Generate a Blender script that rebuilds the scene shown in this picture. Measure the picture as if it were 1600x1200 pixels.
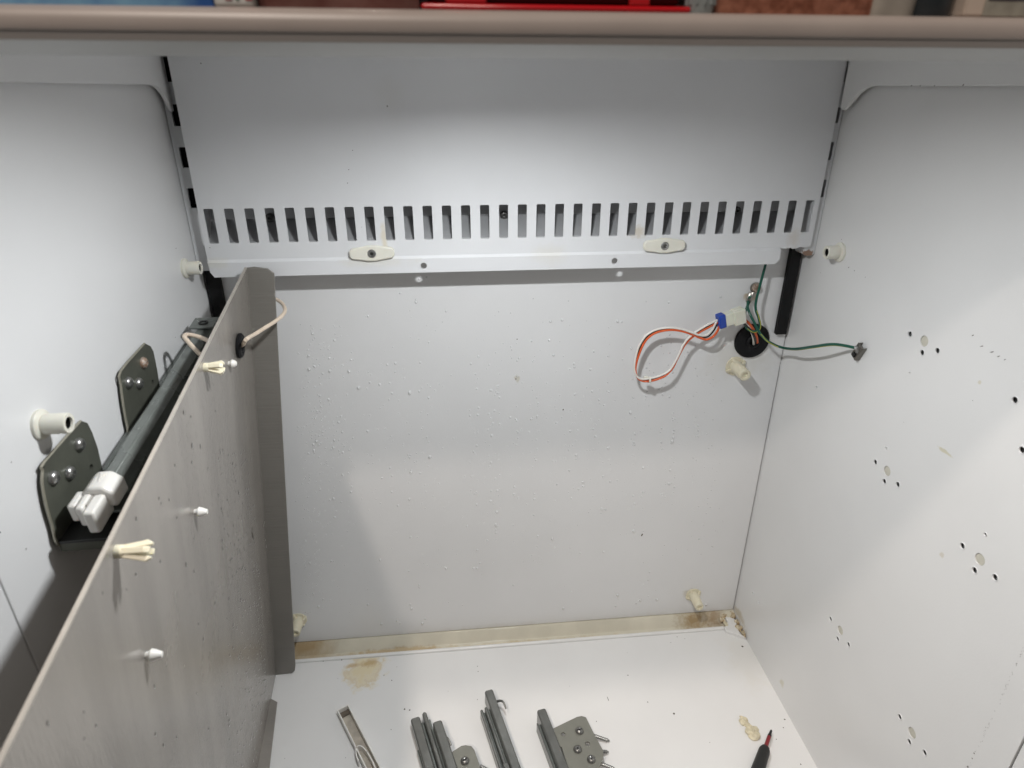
import bpy, bmesh, math, random
from mathutils import Vector, Matrix

random.seed(7)
scene = bpy.context.scene
for o in list(bpy.data.objects):
    bpy.data.objects.remove(o)
COL = scene.collection

# ------------------------------------------------------------------ camera
S = 0.66                       # metres per survey unit (camera to back wall)
CZ = 1.036 * S                 # camera height above the compartment floor
FPX = 1005.0
R = (Matrix.Rotation(math.radians(-5.8575), 3, 'Z') @
     Matrix.Rotation(math.radians(65.2116), 3, 'X') @
     Matrix.Rotation(math.radians(0.152), 3, 'Z'))
C0 = Vector((0, 0, CZ))
cam_d = bpy.data.cameras.new('camera')
cam = bpy.data.objects.new('camera', cam_d)
COL.objects.link(cam)
cam.matrix_world = Matrix.Translation(C0) @ R.to_4x4()
cam_d.sensor_width = 36.0
cam_d.lens = FPX / 1600.0 * 36.0
cam_d.clip_start = 0.01
cam_d.clip_end = 50
cam_d.dof.use_dof = True
cam_d.dof.focus_distance = 0.72
cam_d.dof.aperture_fstop = 11.0
scene.camera = cam

# ------------------------------------------------------------------ light
world = bpy.data.worlds.new('World')
scene.world = world
world.use_nodes = True
bg = world.node_tree.nodes['Background']
bg.inputs[0].default_value = (1.0, 0.96, 0.92, 1)
bg.inputs[1].default_value = 0.08


def area(name, loc, target, size, power, color):
    d = bpy.data.lights.new(name, 'AREA')
    d.shape = 'DISK'
    d.size = size
    d.energy = power
    d.color = color
    o = bpy.data.objects.new(name, d)
    COL.objects.link(o)
    o.location = loc
    o.rotation_euler = (Vector(target) - Vector(loc)).to_track_quat('-Z', 'Y').to_euler()
    return o


LAMP = Vector((0.0607 * S, 0.558 * S, CZ + 0.0569 * S))
area('shelf_lamp_light', LAMP, LAMP + Vector((0.02, -0.12, -1)), 0.030, 2.6, (0.97, 0.99, 1.0))
# the kitchen's two ceiling lamps, behind and above the camera
area('kitchen_light_near', (-0.60, -0.46, 2.4), (0.0, 0.3, 0), 0.14, 15.5, (1.0, 0.89, 0.79))
area('kitchen_light_far', (-0.55, -1.35, 2.4), (-0.1, 0.3, 0), 0.14, 15.5, (1.0, 0.89, 0.79))

scene.cycles.max_bounces = 9
scene.cycles.diffuse_bounces = 7
vs = scene.view_settings
vs.view_transform = 'Standard'
vs.look = 'None'
vs.exposure = 0.07
vs.gamma = 1.0

# ------------------------------------------------------------------ helpers
WL = {}


def ray(px, py):
    return R @ Vector(((px - 800) / FPX, -(py - 600) / FPX, -1))


def at(px, py, ax, val):
    """a surveyed point: the sight line through (px,py) met with the plane axis=val"""
    d = ray(px, py)
    return C0 + d * ((val - C0[ax]) / d[ax])


def atp(px, py, o, n):
    d = ray(px, py)
    return C0 + d * ((o - C0).dot(n) / d.dot(n))


def wl(o):
    return WL.get(o.name, Vector((0, 0, 0)))


def put(o, parent=None):
    COL.objects.link(o)
    if parent is not None:
        o.parent = parent
        o.matrix_parent_inverse = Matrix.Translation(-wl(parent))
    return o


def smooth(me, ang=35):
    me.shade_smooth()
    me.set_sharp_from_angle(angle=math.radians(ang))


def obj(name, bm, mat, parent=None, recenter=True, bevel=0, ang=35):
    bmesh.ops.recalc_face_normals(bm, faces=bm.faces)
    me = bpy.data.meshes.new(name)
    c = Vector((0, 0, 0))
    if recenter and len(bm.verts):
        for v in bm.verts:
            c += v.co
        c /= len(bm.verts)
        for v in bm.verts:
            v.co -= c
    bm.to_mesh(me)
    bm.free()
    me.materials.append(mat)
    smooth(me, ang)
    o = bpy.data.objects.new(name, me)
    o.location = c
    put(o, parent)
    WL[o.name] = c
    if bevel:
        m = o.modifiers.new('bevel', 'BEVEL')
        m.width = bevel
        m.segments = 2
        m.limit_method = 'ANGLE'
        m.angle_limit = math.radians(40)
    return o


def thing(name, label, cat, loc, group=None):
    o = bpy.data.objects.new(name, None)
    o.empty_display_size = 0.02
    o.location = loc
    COL.objects.link(o)
    WL[o.name] = Vector(loc)
    o['label'] = label
    o['category'] = cat
    if group:
        o['group'] = group
    return o


def tag(o, label, cat, group=None, kind=None):
    o['label'] = label
    o['category'] = cat
    if group:
        o['group'] = group
    if kind:
        o['kind'] = kind
    return o


def struct(o):
    o['kind'] = 'structure'
    return o


def box(bm, lo, hi):
    x0, y0, z0 = lo
    x1, y1, z1 = hi
    v = [bm.verts.new(p) for p in ((x0, y0, z0), (x1, y0, z0), (x1, y1, z0), (x0, y1, z0),
                                   (x0, y0, z1), (x1, y0, z1), (x1, y1, z1), (x0, y1, z1))]
    for f in ((0, 1, 2, 3), (4, 5, 6, 7), (0, 1, 5, 4), (1, 2, 6, 5), (2, 3, 7, 6), (3, 0, 4, 7)):
        bm.faces.new([v[i] for i in f])
    return v


def obox(bm, c, a, b, n):
    """oriented box: centre and three half-axis vectors"""
    v = [bm.verts.new(c + a * i + b * j + n * k) for k in (-1, 1) for i, j in ((-1, -1), (1, -1), (1, 1), (-1, 1))]
    for f in ((0, 1, 2, 3), (4, 5, 6, 7), (0, 1, 5, 4), (1, 2, 6, 5), (2, 3, 7, 6), (3, 0, 4, 7)):
        bm.faces.new([v[i] for i in f])


def frame(axis):
    axis = axis.normalized()
    t = Vector((0, 0, 1)) if abs(axis.z) < 0.9 else Vector((1, 0, 0))
    u = axis.cross(t).normalized()
    return u, axis.cross(u).normalized()


def lathe(bm, o, axis, prof, n=24, cap=True):
    axis = axis.normalized()
    u, w = frame(axis)
    rings = []
    for r, h in prof:
        if r < 1e-6:
            rings.append([bm.verts.new(o + axis * h)])
        else:
            rings.append([bm.verts.new(o + axis * h + (u * math.cos(2 * math.pi * k / n) + w * math.sin(2 * math.pi * k / n)) * r) for k in range(n)])
    for a, b in zip(rings[:-1], rings[1:]):
        if len(a) == 1 and len(b) == 1:
            continue
        for k in range(n):
            q = (k + 1) % n
            if len(a) == 1:
                bm.faces.new((a[0], b[k], b[q]))
            elif len(b) == 1:
                bm.faces.new((a[k], a[q], b[0]))
            else:
                bm.faces.new((a[k], a[q], b[q], b[k]))
    if cap:
        for rg in (rings[0], rings[-1]):
            if len(rg) > 1:
                bm.faces.new(rg)


def spline(pts, sub=8):
    out = []
    n = len(pts)
    for i in range(n - 1):
        p0 = pts[max(0, i - 1)]
        p1, p2 = pts[i], pts[i + 1]
        p3 = pts[min(n - 1, i + 2)]
        for k in range(sub):
            t = k / sub
            out.append(0.5 * ((2 * p1) + (p2 - p0) * t + (2 * p0 - 5 * p1 + 4 * p2 - p3) * t * t + (3 * p1 - p0 - 3 * p2 + p3) * t ** 3))
    out.append(pts[-1].copy())
    return out


def tube(bm, pts, r, n=10, sub=8, taper=None):
    p = spline(pts, sub) if sub else pts
    m = len(p)
    rings = []
    up = None
    for i in range(m):
        t = (p[min(i + 1, m - 1)] - p[max(i - 1, 0)]).normalized()
        if up is None:
            u, w = frame(t)
        else:
            u = (up - t * up.dot(t)).normalized()
            w = t.cross(u)
        up = u
        rr = r if taper is None else r * (1 + (taper - 1) * i / (m - 1))
        rings.append([bm.verts.new(p[i] + (u * math.cos(2 * math.pi * k / n) + w * math.sin(2 * math.pi * k / n)) * rr) for k in range(n)])
    for a, b in zip(rings[:-1], rings[1:]):
        for k in range(n):
            q = (k + 1) % n
            bm.faces.new((a[k], a[q], b[q], b[k]))
    bm.faces.new(rings[0])
    bm.faces.new(rings[-1])


def prism(bm, pts, off):
    """polygon (3-D points) extruded by vector off"""
    a = [bm.verts.new(p) for p in pts]
    b = [bm.verts.new(p + off) for p in pts]
    n = len(pts)
    bm.faces.new(a)
    bm.faces.new(b)
    for i in range(n):
        bm.faces.new((a[i], a[(i + 1) % n], b[(i + 1) % n], b[i]))


def circle(cx, cy, r, n=20):
    return [(cx + r * math.cos(2 * math.pi * k / n), cy + r * math.sin(2 * math.pi * k / n)) for k in range(n)]


def plate_bm(outline, holes, t, O, A, B):
    """flat sheet with real holes: 2-D outline and holes in the A,B axes, thickness t centred on O"""
    cu = bpy.data.curves.new('tmp', 'CURVE')
    cu.dimensions = '2D'
    cu.fill_mode = 'BOTH'
    cu.extrude = t / 2
    for poly in [outline] + holes:
        sp = cu.splines.new('POLY')
        sp.points.add(len(poly) - 1)
        for p, (x, y) in zip(sp.points, poly):
            p.co = (x, y, 0, 1)
        sp.use_cyclic_u = True
    to = bpy.data.objects.new('tmp', cu)
    COL.objects.link(to)
    bpy.context.view_layer.update()
    me = bpy.data.meshes.new_from_object(to.evaluated_get(bpy.context.evaluated_depsgraph_get()))
    bpy.data.objects.remove(to)
    bpy.data.curves.remove(cu)
    bm = bmesh.new()
    bm.from_mesh(me)
    bpy.data.meshes.remove(me)
    bmesh.ops.remove_doubles(bm, verts=bm.verts, dist=1e-6)
    N = A.cross(B)
    for v in bm.verts:
        x, y, z = v.co
        v.co = O + A * x + B * y + N * z
    return bm


def to2d(p, O, A, B):
    return ((p - O).dot(A), (p - O).dot(B))


X, Y, Z = Vector((1, 0, 0)), Vector((0, 1, 0)), Vector((0, 0, 1))

# ------------------------------------------------------------------ materials


def nn(nt, typ, **kw):
    n = nt.nodes.new(typ)
    for k, v in kw.items():
        setattr(n, k, v)
    return n


def mat(name, col, rough=0.4, metal=0.0, var=0.0, vscale=30, bump=0.0, bscale=400, rvar=0.0,
        stains=(), grain=None, trans=0.0, alpha=1.0, sss=0.0, specular=0.5, emit=None, col2=None, coat=0.0, vgrain=None):
    m = bpy.data.materials.new(name)
    m.use_nodes = True
    nt = m.node_tree
    L = nt.links.new
    p = nt.nodes['Principled BSDF']
    p.inputs['Roughness'].default_value = rough
    p.inputs['Metallic'].default_value = metal
    p.inputs['Specular IOR Level'].default_value = specular
    p.inputs['Transmission Weight'].default_value = trans
    p.inputs['Alpha'].default_value = alpha
    p.inputs['Coat Weight'].default_value = coat
    if sss:
        p.inputs['Subsurface Weight'].default_value = sss
        p.inputs['Subsurface Radius'].default_value = (0.004, 0.003, 0.002)
    if emit:
        p.inputs['Emission Color'].default_value = (*emit[0], 1)
        p.inputs['Emission Strength'].default_value = emit[1]
    tc = nn(nt, 'ShaderNodeTexCoord')
    obc = tc.outputs['Object']
    c = nn(nt, 'ShaderNodeRGB')
    c.outputs[0].default_value = (*col, 1)
    cur = c.outputs[0]
    if var:
        n = nn(nt, 'ShaderNodeTexNoise')
        n.inputs['Scale'].default_value = vscale
        n.inputs['Detail'].default_value = 3 if vscale < 15 and not vgrain else 5
        if vgrain:
            mp = nn(nt, 'ShaderNodeMapping')
            mp.inputs['Scale'].default_value = vgrain
            L(obc, mp.inputs['Vector'])
            L(mp.outputs[0], n.inputs['Vector'])
        else:
            L(obc, n.inputs['Vector'])
        mr = nn(nt, 'ShaderNodeMapRange')
        mr.interpolation_type = 'SMOOTHSTEP'
        mr.inputs[1].default_value = 0.25
        mr.inputs[2].default_value = 0.75
        L(n.outputs[0], mr.inputs[0])
        mx = nn(nt, 'ShaderNodeMix', data_type='RGBA')
        L(mr.outputs[0], mx.inputs[0])
        mx.inputs[6].default_value = (*col, 1)
        mx.inputs[7].default_value = (*(col2 if col2 else tuple(k * (1 - var) for k in col)), 1)
        cur = mx.outputs[2]
    for (ctr, rad, scol, strength, nsc, edge) in stains:
        sub = nn(nt, 'ShaderNodeVectorMath', operation='SUBTRACT')
        L(obc, sub.inputs[0])
        sub.inputs[1].default_value = ctr
        dv = nn(nt, 'ShaderNodeVectorMath', operation='DIVIDE')
        L(sub.outputs[0], dv.inputs[0])
        dv.inputs[1].default_value = rad
        ln = nn(nt, 'ShaderNodeVectorMath', operation='LENGTH')
        L(dv.outputs[0], ln.inputs[0])
        no = nn(nt, 'ShaderNodeTexNoise')
        no.inputs['Scale'].default_value = nsc
        no.inputs['Detail'].default_value = 6
        no.inputs['Roughness'].default_value = 0.65
        L(sub.outputs[0], no.inputs['Vector'])
        ma = nn(nt, 'ShaderNodeMath', operation='MULTIPLY_ADD')
        L(no.outputs[0], ma.inputs[0])
        ma.inputs[1].default_value = 2.0
        L(ln.outputs['Value'], ma.inputs[2])
        mr = nn(nt, 'ShaderNodeMapRange')
        L(ma.outputs[0], mr.inputs[0])
        src = ma.outputs[0]
        if edge < 0:            # crusty rim: a band along the stain's outline
            a1 = nn(nt, 'ShaderNodeMath', operation='SUBTRACT')
            L(src, a1.inputs[0])
            a1.inputs[1].default_value = 1.72
            a2 = nn(nt, 'ShaderNodeMath', operation='ABSOLUTE')
            L(a1.outputs[0], a2.inputs[0])
            L(a2.outputs[0], mr.inputs[0])
        mr.inputs[1].default_value = 1.75 + edge if edge > 0 else -edge
        mr.inputs[2].default_value = 1.75 - edge if edge > 0 else 0.0
        mr.inputs[3].default_value = 0
        mr.inputs[4].default_value = strength
        mx = nn(nt, 'ShaderNodeMix', data_type='RGBA')
        L(mr.outputs[0], mx.inputs[0])
        L(cur, mx.inputs[6])
        mx.inputs[7].default_value = (*scol, 1)
        cur = mx.outputs[2]
    L(cur, p.inputs['Base Color'])
    if rvar:
        n = nn(nt, 'ShaderNodeTexNoise')
        n.inputs['Scale'].default_value = 14
        n.inputs['Detail'].default_value = 4
        L(obc, n.inputs['Vector'])
        mr = nn(nt, 'ShaderNodeMapRange')
        mr.inputs[3].default_value = rough - rvar
        mr.inputs[4].default_value = rough + rvar
        L(n.outputs[0], mr.inputs[0])
        L(mr.outputs[0], p.inputs['Roughness'])
    if bump:
        n = nn(nt, 'ShaderNodeTexNoise')
        n.inputs['Scale'].default_value = bscale
        n.inputs['Detail'].default_value = 3
        if grain:
            mp = nn(nt, 'ShaderNodeMapping')
            mp.inputs['Scale'].default_value = grain
            L(obc, mp.inputs['Vector'])
            L(mp.outputs[0], n.inputs['Vector'])
        else:
            L(obc, n.inputs['Vector'])
        b = nn(nt, 'ShaderNodeBump')
        b.inputs['Strength'].default_value = bump
        b.inputs['Distance'].default_value = 0.001
        L(n.outputs[0], b.inputs['Height'])
        if name.startswith(('liner', 'cover', 'floor', 'grey_duct_panel')):
            n2 = nn(nt, 'ShaderNodeTexNoise')
            n2.inputs['Scale'].default_value = 11
            n2.inputs['Detail'].default_value = 1
            L(obc, n2.inputs['Vector'])
            b2 = nn(nt, 'ShaderNodeBump')
            b2.inputs['Strength'].default_value = 0.25
            b2.inputs['Distance'].default_value = 0.003
            L(n2.outputs[0], b2.inputs['Height'])
            L(b.outputs[0], b2.inputs['Normal'])
            L(b2.outputs[0], p.inputs['Normal'])
        else:
            L(b.outputs[0], p.inputs['Normal'])
    return m


XL, XR, YB = -0.368 * S, 0.584 * S, S
YV = 0.96 * S                   # evaporator cover plane
RUST = (0.20, 0.085, 0.025)
TAN = (0.47, 0.33, 0.13)
fs = at(570, 1046, 2, 0)
fs2 = at(578, 1036, 2, 0)
M_floor = mat('floor_enamel', (0.78, 0.775, 0.765), 0.33, var=0.05, vscale=9, bump=0.05, bscale=500, rvar=0.08, stains=[
    ((fs.x, fs.y, 0), (0.028, 0.030, 0.05), (0.70, 0.58, 0.31), 0.7, 60, 0.35),
    ((fs.x, fs.y, 0), (0.028, 0.030, 0.05), (0.56, 0.40, 0.17), 0.35, 60, -0.16),
    ((fs2.x, fs2.y, 0), (0.013, 0.007, 0.05), (0.42, 0.25, 0.07), 0.6, 140, 0.35),
    ((fs2.x - 0.022, fs2.y - 0.002, 0), (0.011, 0.004, 0.05), (0.46, 0.29, 0.09), 0.55, 140, 0.35),
    ((at(1165, 1030, 2, 0).x, at(1165, 1030, 2, 0).y, 0), (0.03, 0.05, 0.05), (0.68, 0.64, 0.55), 0.25, 40, 0.3),
])
sp_ = at(600, 372, 1, YV)
sp2 = at(997, 362, 1, YV)
sp3 = at(1240, 372, 1, YV)
M_vent = mat('cover_enamel', (0.72, 0.73, 0.745), 0.36, var=0.05, vscale=12, bump=0.05, bscale=500, rvar=0.08, stains=[
    (tuple(sp_), (0.0035, 0.02, 0.016), (0.62, 0.50, 0.24), 0.4, 120, 0.4),
    (tuple(sp2), (0.009, 0.02, 0.007), (0.46, 0.34, 0.15), 0.4, 200, 0.4),
    (tuple(sp3), (0.007, 0.02, 0.011), (0.50, 0.38, 0.24), 0.25, 200, 0.5),
    (tuple(at(340, 412, 1, YV)), (0.014, 0.02, 0.006), (0.66, 0.60, 0.40), 0.22, 60, 0.4),
    (tuple(at(860, 398, 1, YV)), (0.02, 0.02, 0.012), (0.66, 0.60, 0.44), 0.18, 60, 0.4),
    (tuple(at(590, 408, 1, YV)), (0.04, 0.02, 0.006), (0.66, 0.60, 0.42), 0.2, 60, 0.4),
    (tuple(at(608, 150, 1, YV)), (0.014, 0.02, 0.02), (0.55, 0.53, 0.45), 0.12, 50, 0.4),
])
M_back = mat('liner_enamel_back', (0.765, 0.768, 0.772), 0.25, var=0.05, vscale=7, bump=0.05, bscale=500, stains=[
    (tuple(at(1160, 560, 1, YB)), (0.05, 0.05, 0.03), (0.62, 0.60, 0.54), 0.35, 40, 0.3),
    (tuple(at(1080, 928, 1, YB)), (0.014, 0.05, 0.010), (0.50, 0.46, 0.36), 0.6, 80, 0.25),
    (tuple(at(1172, 465, 1, YB)), (0.009, 0.05, 0.007), (0.52, 0.38, 0.2), 0.7, 110, 0.2),
    (tuple(at(808, 592, 1, YB)), (0.004, 0.05, 0.006), (0.55, 0.52, 0.42), 0.6, 150, 0.2),
    (tuple(at(800, 985, 1, YB)), (0.5, 0.05, 0.012), (0.55, 0.52, 0.46), 0.45, 25, 0.4),
])
M_left = mat('liner_enamel_left', (0.76, 0.765, 0.77), 0.34, var=0.04, vscale=7, bump=0.05, bscale=500, rvar=0.08)
M_right = mat('liner_enamel_right', (0.765, 0.765, 0.76), 0.27, var=0.05, vscale=7, bump=0.05, bscale=500, stains=[
    (tuple(at(1477, 706, 0, XR)), (0.02, 0.010, 0.002), (0.55, 0.50, 0.30), 0.6, 120, 0.15),
    (tuple(at(1531, 598, 0, XR)), (0.02, 0.002, 0.002), (0.60, 0.55, 0.40), 0.6, 120, 0.2),
    (tuple(at(1472, 868, 0, XR)), (0.02, 0.003, 0.003), (0.56, 0.50, 0.38), 0.5, 120, 0.2),
    (tuple(at(1222, 1068, 0, XR)), (0.02, 0.006, 0.006), (0.58, 0.54, 0.38), 0.5, 120, 0.2),
    (tuple(at(1155, 960, 0, XR)), (0.02, 0.02, 0.008), (0.45, 0.36, 0.2), 0.5, 90, 0.25),
])
M_white = mat('white_enamel', (0.76, 0.765, 0.77), 0.35, var=0.04, vscale=15, bump=0.05, bscale=500)
M_pil = mat('pilaster_enamel', (0.66, 0.67, 0.68), 0.38, var=0.05, vscale=25, stains=[
    (tuple(at(1262, 397, 1, 0.966 * S)), (0.008, 0.02, 0.006), RUST, 0.85, 150, 0.15)])
M_shadealu = mat('shaded_aluminium', (0.40, 0.405, 0.415), 0.40, metal=0.35, var=0.12, vscale=40)  # metal grey, darkened so the duct's shade sits in the colour
M_dark = mat('dark_void', (0.008, 0.008, 0.008), 0.7)
M_foam = mat('black_foam', (0.006, 0.006, 0.0065), 0.62, bump=0.4, bscale=900, specular=0.3)
M_rubber = mat('black_rubber', (0.008, 0.008, 0.009), 0.55, bump=0.1, bscale=300, specular=0.2)
M_almond = mat('almond_trim', (0.42, 0.362, 0.332), 0.38, var=0.08, vscale=30)
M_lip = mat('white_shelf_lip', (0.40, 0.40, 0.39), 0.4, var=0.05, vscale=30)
M_cream = mat('cream_plastic', (0.74, 0.69, 0.53), 0.38, var=0.12, vscale=90, sss=0.15)
M_ivory = mat('ivory_plastic', (0.76, 0.745, 0.66), 0.35, var=0.06, vscale=60, sss=0.15)
M_wplast = mat('white_plastic', (0.82, 0.80, 0.76), 0.35, var=0.05, vscale=80, sss=0.1)
M_clear = mat('milky_nylon', (0.86, 0.86, 0.74), 0.25, trans=0.2, sss=0.3)
M_blue = mat('blue_plastic', (0.012, 0.055, 0.35), 0.35)
M_orange = mat('orange_insulation', (0.68, 0.115, 0.03), 0.4)
M_wwire = mat('white_insulation', (0.78, 0.75, 0.70), 0.4)
M_bwire = mat('black_insulation', (0.012, 0.012, 0.012), 0.4)
M_green = mat('green_insulation', (0.006, 0.085, 0.055), 0.38)
M_yellow = mat('yellow_stripe', (0.45, 0.45, 0.05), 0.4)
M_cable = mat('beige_cable', (0.74, 0.62, 0.50), 0.4, var=0.08, vscale=60)
M_tin = mat('dull_tin', (0.42, 0.40, 0.36), 0.32, metal=0.9, var=0.25, vscale=300)
M_steel = mat('screw_steel', (0.46, 0.46, 0.45), 0.3, metal=0.9, var=0.2, vscale=400)
M_rusty = mat('rusty_screw', (0.30, 0.16, 0.09), 0.6, metal=0.4, var=0.6, vscale=500, col2=(0.5, 0.45, 0.4))
M_rail = mat('dark_slide_paint', (0.25, 0.27, 0.255), 0.28, metal=0.5, var=0.25, vscale=60, bump=0.12, bscale=260, rvar=0.08)
M_plate = mat('olive_grey_plate', (0.115, 0.12, 0.098), 0.38, metal=0.3, var=0.18, vscale=50, bump=0.08, bscale=300)
M_edge = mat('bare_metal_edge', (0.42, 0.40, 0.33), 0.4, metal=0.7)
M_slide = mat('grey_slide_paint', (0.20, 0.204, 0.194), 0.27, metal=0.55, var=0.25, vscale=70, bump=0.06, bscale=400)
M_slidep = mat('grey_bracket_paint', (0.225, 0.225, 0.195), 0.40, metal=0.2, var=0.10, vscale=70, bump=0.06, bscale=400)
M_shank = mat('zinc_shank', (0.30, 0.30, 0.29), 0.35, metal=0.9, var=0.2, vscale=300)
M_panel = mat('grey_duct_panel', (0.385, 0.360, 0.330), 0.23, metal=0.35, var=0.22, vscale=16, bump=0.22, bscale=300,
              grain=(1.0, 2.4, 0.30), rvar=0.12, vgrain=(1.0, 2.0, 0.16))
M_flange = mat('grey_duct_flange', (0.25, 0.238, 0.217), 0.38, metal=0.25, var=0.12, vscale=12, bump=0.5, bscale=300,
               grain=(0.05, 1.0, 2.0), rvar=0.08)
M_pedge = mat('lit_cut_edge', (0.52, 0.48, 0.43), 0.4, metal=0.3, var=0.15, vscale=80)
M_trough = mat('cream_trough', (0.66, 0.62, 0.51), 0.15, var=0.14, vscale=28, rvar=0.08, stains=[
    (tuple(at(1085, 972, 2, 0.0)), (0.024, 0.012, 0.05), (0.27, 0.16, 0.04), 0.8, 150, 0.6),
    (tuple(at(1115, 968, 2, 0.0)), (0.014, 0.014, 0.05), (0.24, 0.13, 0.04), 0.65, 170, 0.55),
    (tuple(at(480, 1016, 2, 0.0)), (0.040, 0.03, 0.05), (0.33, 0.21, 0.08), 0.8, 35, 0.7),
    (tuple(at(800, 1004, 2, 0.0)), (0.20, 0.006, 0.05), (0.48, 0.37, 0.2), 0.55, 90, 0.25),
    (tuple(at(620, 1014, 2, 0.0)), (0.08, 0.005, 0.05), (0.40, 0.26, 0.10), 0.6, 90, 0.25),
])
M_bead = mat('white_caulk_bead', (0.78, 0.775, 0.76), 0.3, var=0.06, vscale=50)
M_caulk = mat('old_sealant', (0.66, 0.60, 0.45), 0.5, var=0.35, vscale=140, bump=0.5, bscale=250, col2=(0.34, 0.22, 0.10))
M_sealw = mat('dried_cream_sealant', (0.72, 0.65, 0.47), 0.42, var=0.25, vscale=180, bump=0.6, bscale=260, sss=0.1)
M_grip = mat('black_grip', (0.014, 0.014, 0.013), 0.5, bump=0.15, bscale=500)
M_redshaft = mat('red_shaft', (0.22, 0.012, 0.018), 0.3)
M_tip = mat('dark_tip', (0.03, 0.03, 0.03), 0.35, metal=0.6)
M_plug = mat('pale_plug', (0.58, 0.56, 0.48), 0.45, var=0.1, vscale=200)
M_nut = mat('insert_steel', (0.035, 0.035, 0.034), 0.4, metal=0.5)


def water_mat(name, body, tint=(1, 1, 1), ior=1.4):
    m = bpy.data.materials.new(name)
    m.use_nodes = True
    nt = m.node_tree
    nt.nodes.remove(nt.nodes['Principled BSDF'])
    out = nt.nodes['Material Output']
    tr = nn(nt, 'ShaderNodeBsdfTransparent')
    tr.inputs[0].default_value = (*tint, 1)
    df = nn(nt, 'ShaderNodeBsdfTranslucent')
    df.inputs[0].default_value = (0.95, 0.96, 0.97, 1)
    d2 = nn(nt, 'ShaderNodeBsdfDiffuse')
    d2.inputs[0].default_value = (0.95, 0.96, 0.97, 1)
    ad = nn(nt, 'ShaderNodeMixShader')
    ad.inputs[0].default_value = 0.75
    nt.links.new(df.outputs[0], ad.inputs[1])
    nt.links.new(d2.outputs[0], ad.inputs[2])
    mx0 = nn(nt, 'ShaderNodeMixShader')
    mx0.inputs[0].default_value = body
    nt.links.new(tr.outputs[0], mx0.inputs[1])
    nt.links.new(ad.outputs[0], mx0.inputs[2])
    gl = nn(nt, 'ShaderNodeBsdfGlossy')
    gl.inputs['Roughness'].default_value = 0.12
    fr = nn(nt, 'ShaderNodeFresnel')
    fr.inputs['IOR'].default_value = ior
    mx = nn(nt, 'ShaderNodeMixShader')
    nt.links.new(fr.outputs[0], mx.inputs[0])
    nt.links.new(mx0.outputs[0], mx.inputs[1])
    nt.links.new(gl.outputs[0], mx.inputs[2])
    nt.links.new(mx.outputs[0], out.inputs[0])
    return m


M_water = water_mat('lit_water_drops', 0.55, ior=1.33)  # white body puts the drops' focused light into their colour
M_water2 = water_mat('dim_water_beads', 0.0, (0.46, 0.445, 0.43), 1.2)  # dark tint stands in for the dark view refracted by the beads

# ------------------------------------------------------------------ setting
ZT = CZ + 0.0490               # top of the walls, just under the ceiling
YF = 0.26                      # front opening of the compartment

bm = bmesh.new()
YBEAD = at(800, 1010.5, 2, 0).y
box(bm, (XL - 0.01, 0.12, -0.02), (XR + 0.01, YBEAD, 0.0))
struct(obj('floor', bm, M_floor, recenter=False))

bm = bmesh.new()
ZBK = 0.0106
box(bm, (XL + 0.0012, YB, ZBK), (XR - 0.0012, YB + 0.012, ZT))
WBACK = struct(obj('wall_back', bm, M_back, recenter=False, bevel=0.0006))

# left wall: liner sheet up to its vertical seam, then the door-frame strip
ysl = at(0, 908, 0, XL).y
bm = bmesh.new()
box(bm, (XL - 0.012, ysl + 0.0008, -0.02), (XL, YB + 0.012, ZT))
WLEFT = struct(obj('wall_left', bm, M_left, recenter=False, bevel=0.0005))
bm = bmesh.new()
box(bm, (XL - 0.0118, 0.16, -0.019), (XL + 0.0004, ysl - 0.0006, ZT))
obj('frame_strip', bm, M_left, WLEFT, recenter=False, bevel=0.0008)

# right wall: sheet with real screw holes
ysr = at(1600, 1155, 0, XR).y
screws_r = [(1422, 522, 1), (1441, 551, 1), (1465, 548, 1), (1368, 722, 1), (1382, 752, 1), (1403, 757, 1),
            (1504, 853, 1), (1523, 891, 1), (1555, 902, 1), (1298, 967, 1), (1309, 998, 1), (1326, 1007, 1),
            (1406, 1120, 1), (1421, 1159, 1), (1445, 1176, 1), (1586, 625, 1), (1597, 703, 1)]
small_r = [(1385, 700, .55), (1540, 835, .7), (1276, 605, .6), (1177, 927, .8), (1185, 941, .8), (1422, 582, .35)]
plugs_r = [(1444, 533), (1386, 736), (1531, 874), (1313, 985), (1425, 1145)]
HR = 0.0022
OR = Vector((XR, 0, 0))
Ar, Br = Y, Z
holes = []
for px, py, k in screws_r + small_r:
    p = at(px, py, 0, XR)
    holes.append(circle(p.y, p.z, HR * k if k == 1 else HR * k * 0.8, 14))
for px, py in plugs_r:
    p = at(px, py, 0, XR)
    holes.append(circle(p.y, p.z, 0.0046, 20))
bm = plate_bm([(ysr + 0.0008, -0.02), (YB + 0.012, -0.02), (YB + 0.012, ZT), (ysr + 0.0008, ZT)], holes, 0.002, OR + X * 0.001, Ar, Br)
WRIGHT = struct(obj('wall_right', bm, M_right, recenter=False))
bm = bmesh.new()
box(bm, (XR + 0.0125, ysr, -0.02), (XR + 0.016, YB + 0.012, ZT))
obj('backing', bm, M_dark, WRIGHT, recenter=False)
bm = bmesh.new()
box(bm, (XR - 0.0004, 0.10, -0.019), (XR + 0.012, ysr - 0.0008, ZT))
obj('frame_strip', bm, M_right, WRIGHT, recenter=False, bevel=0.0008)
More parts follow.
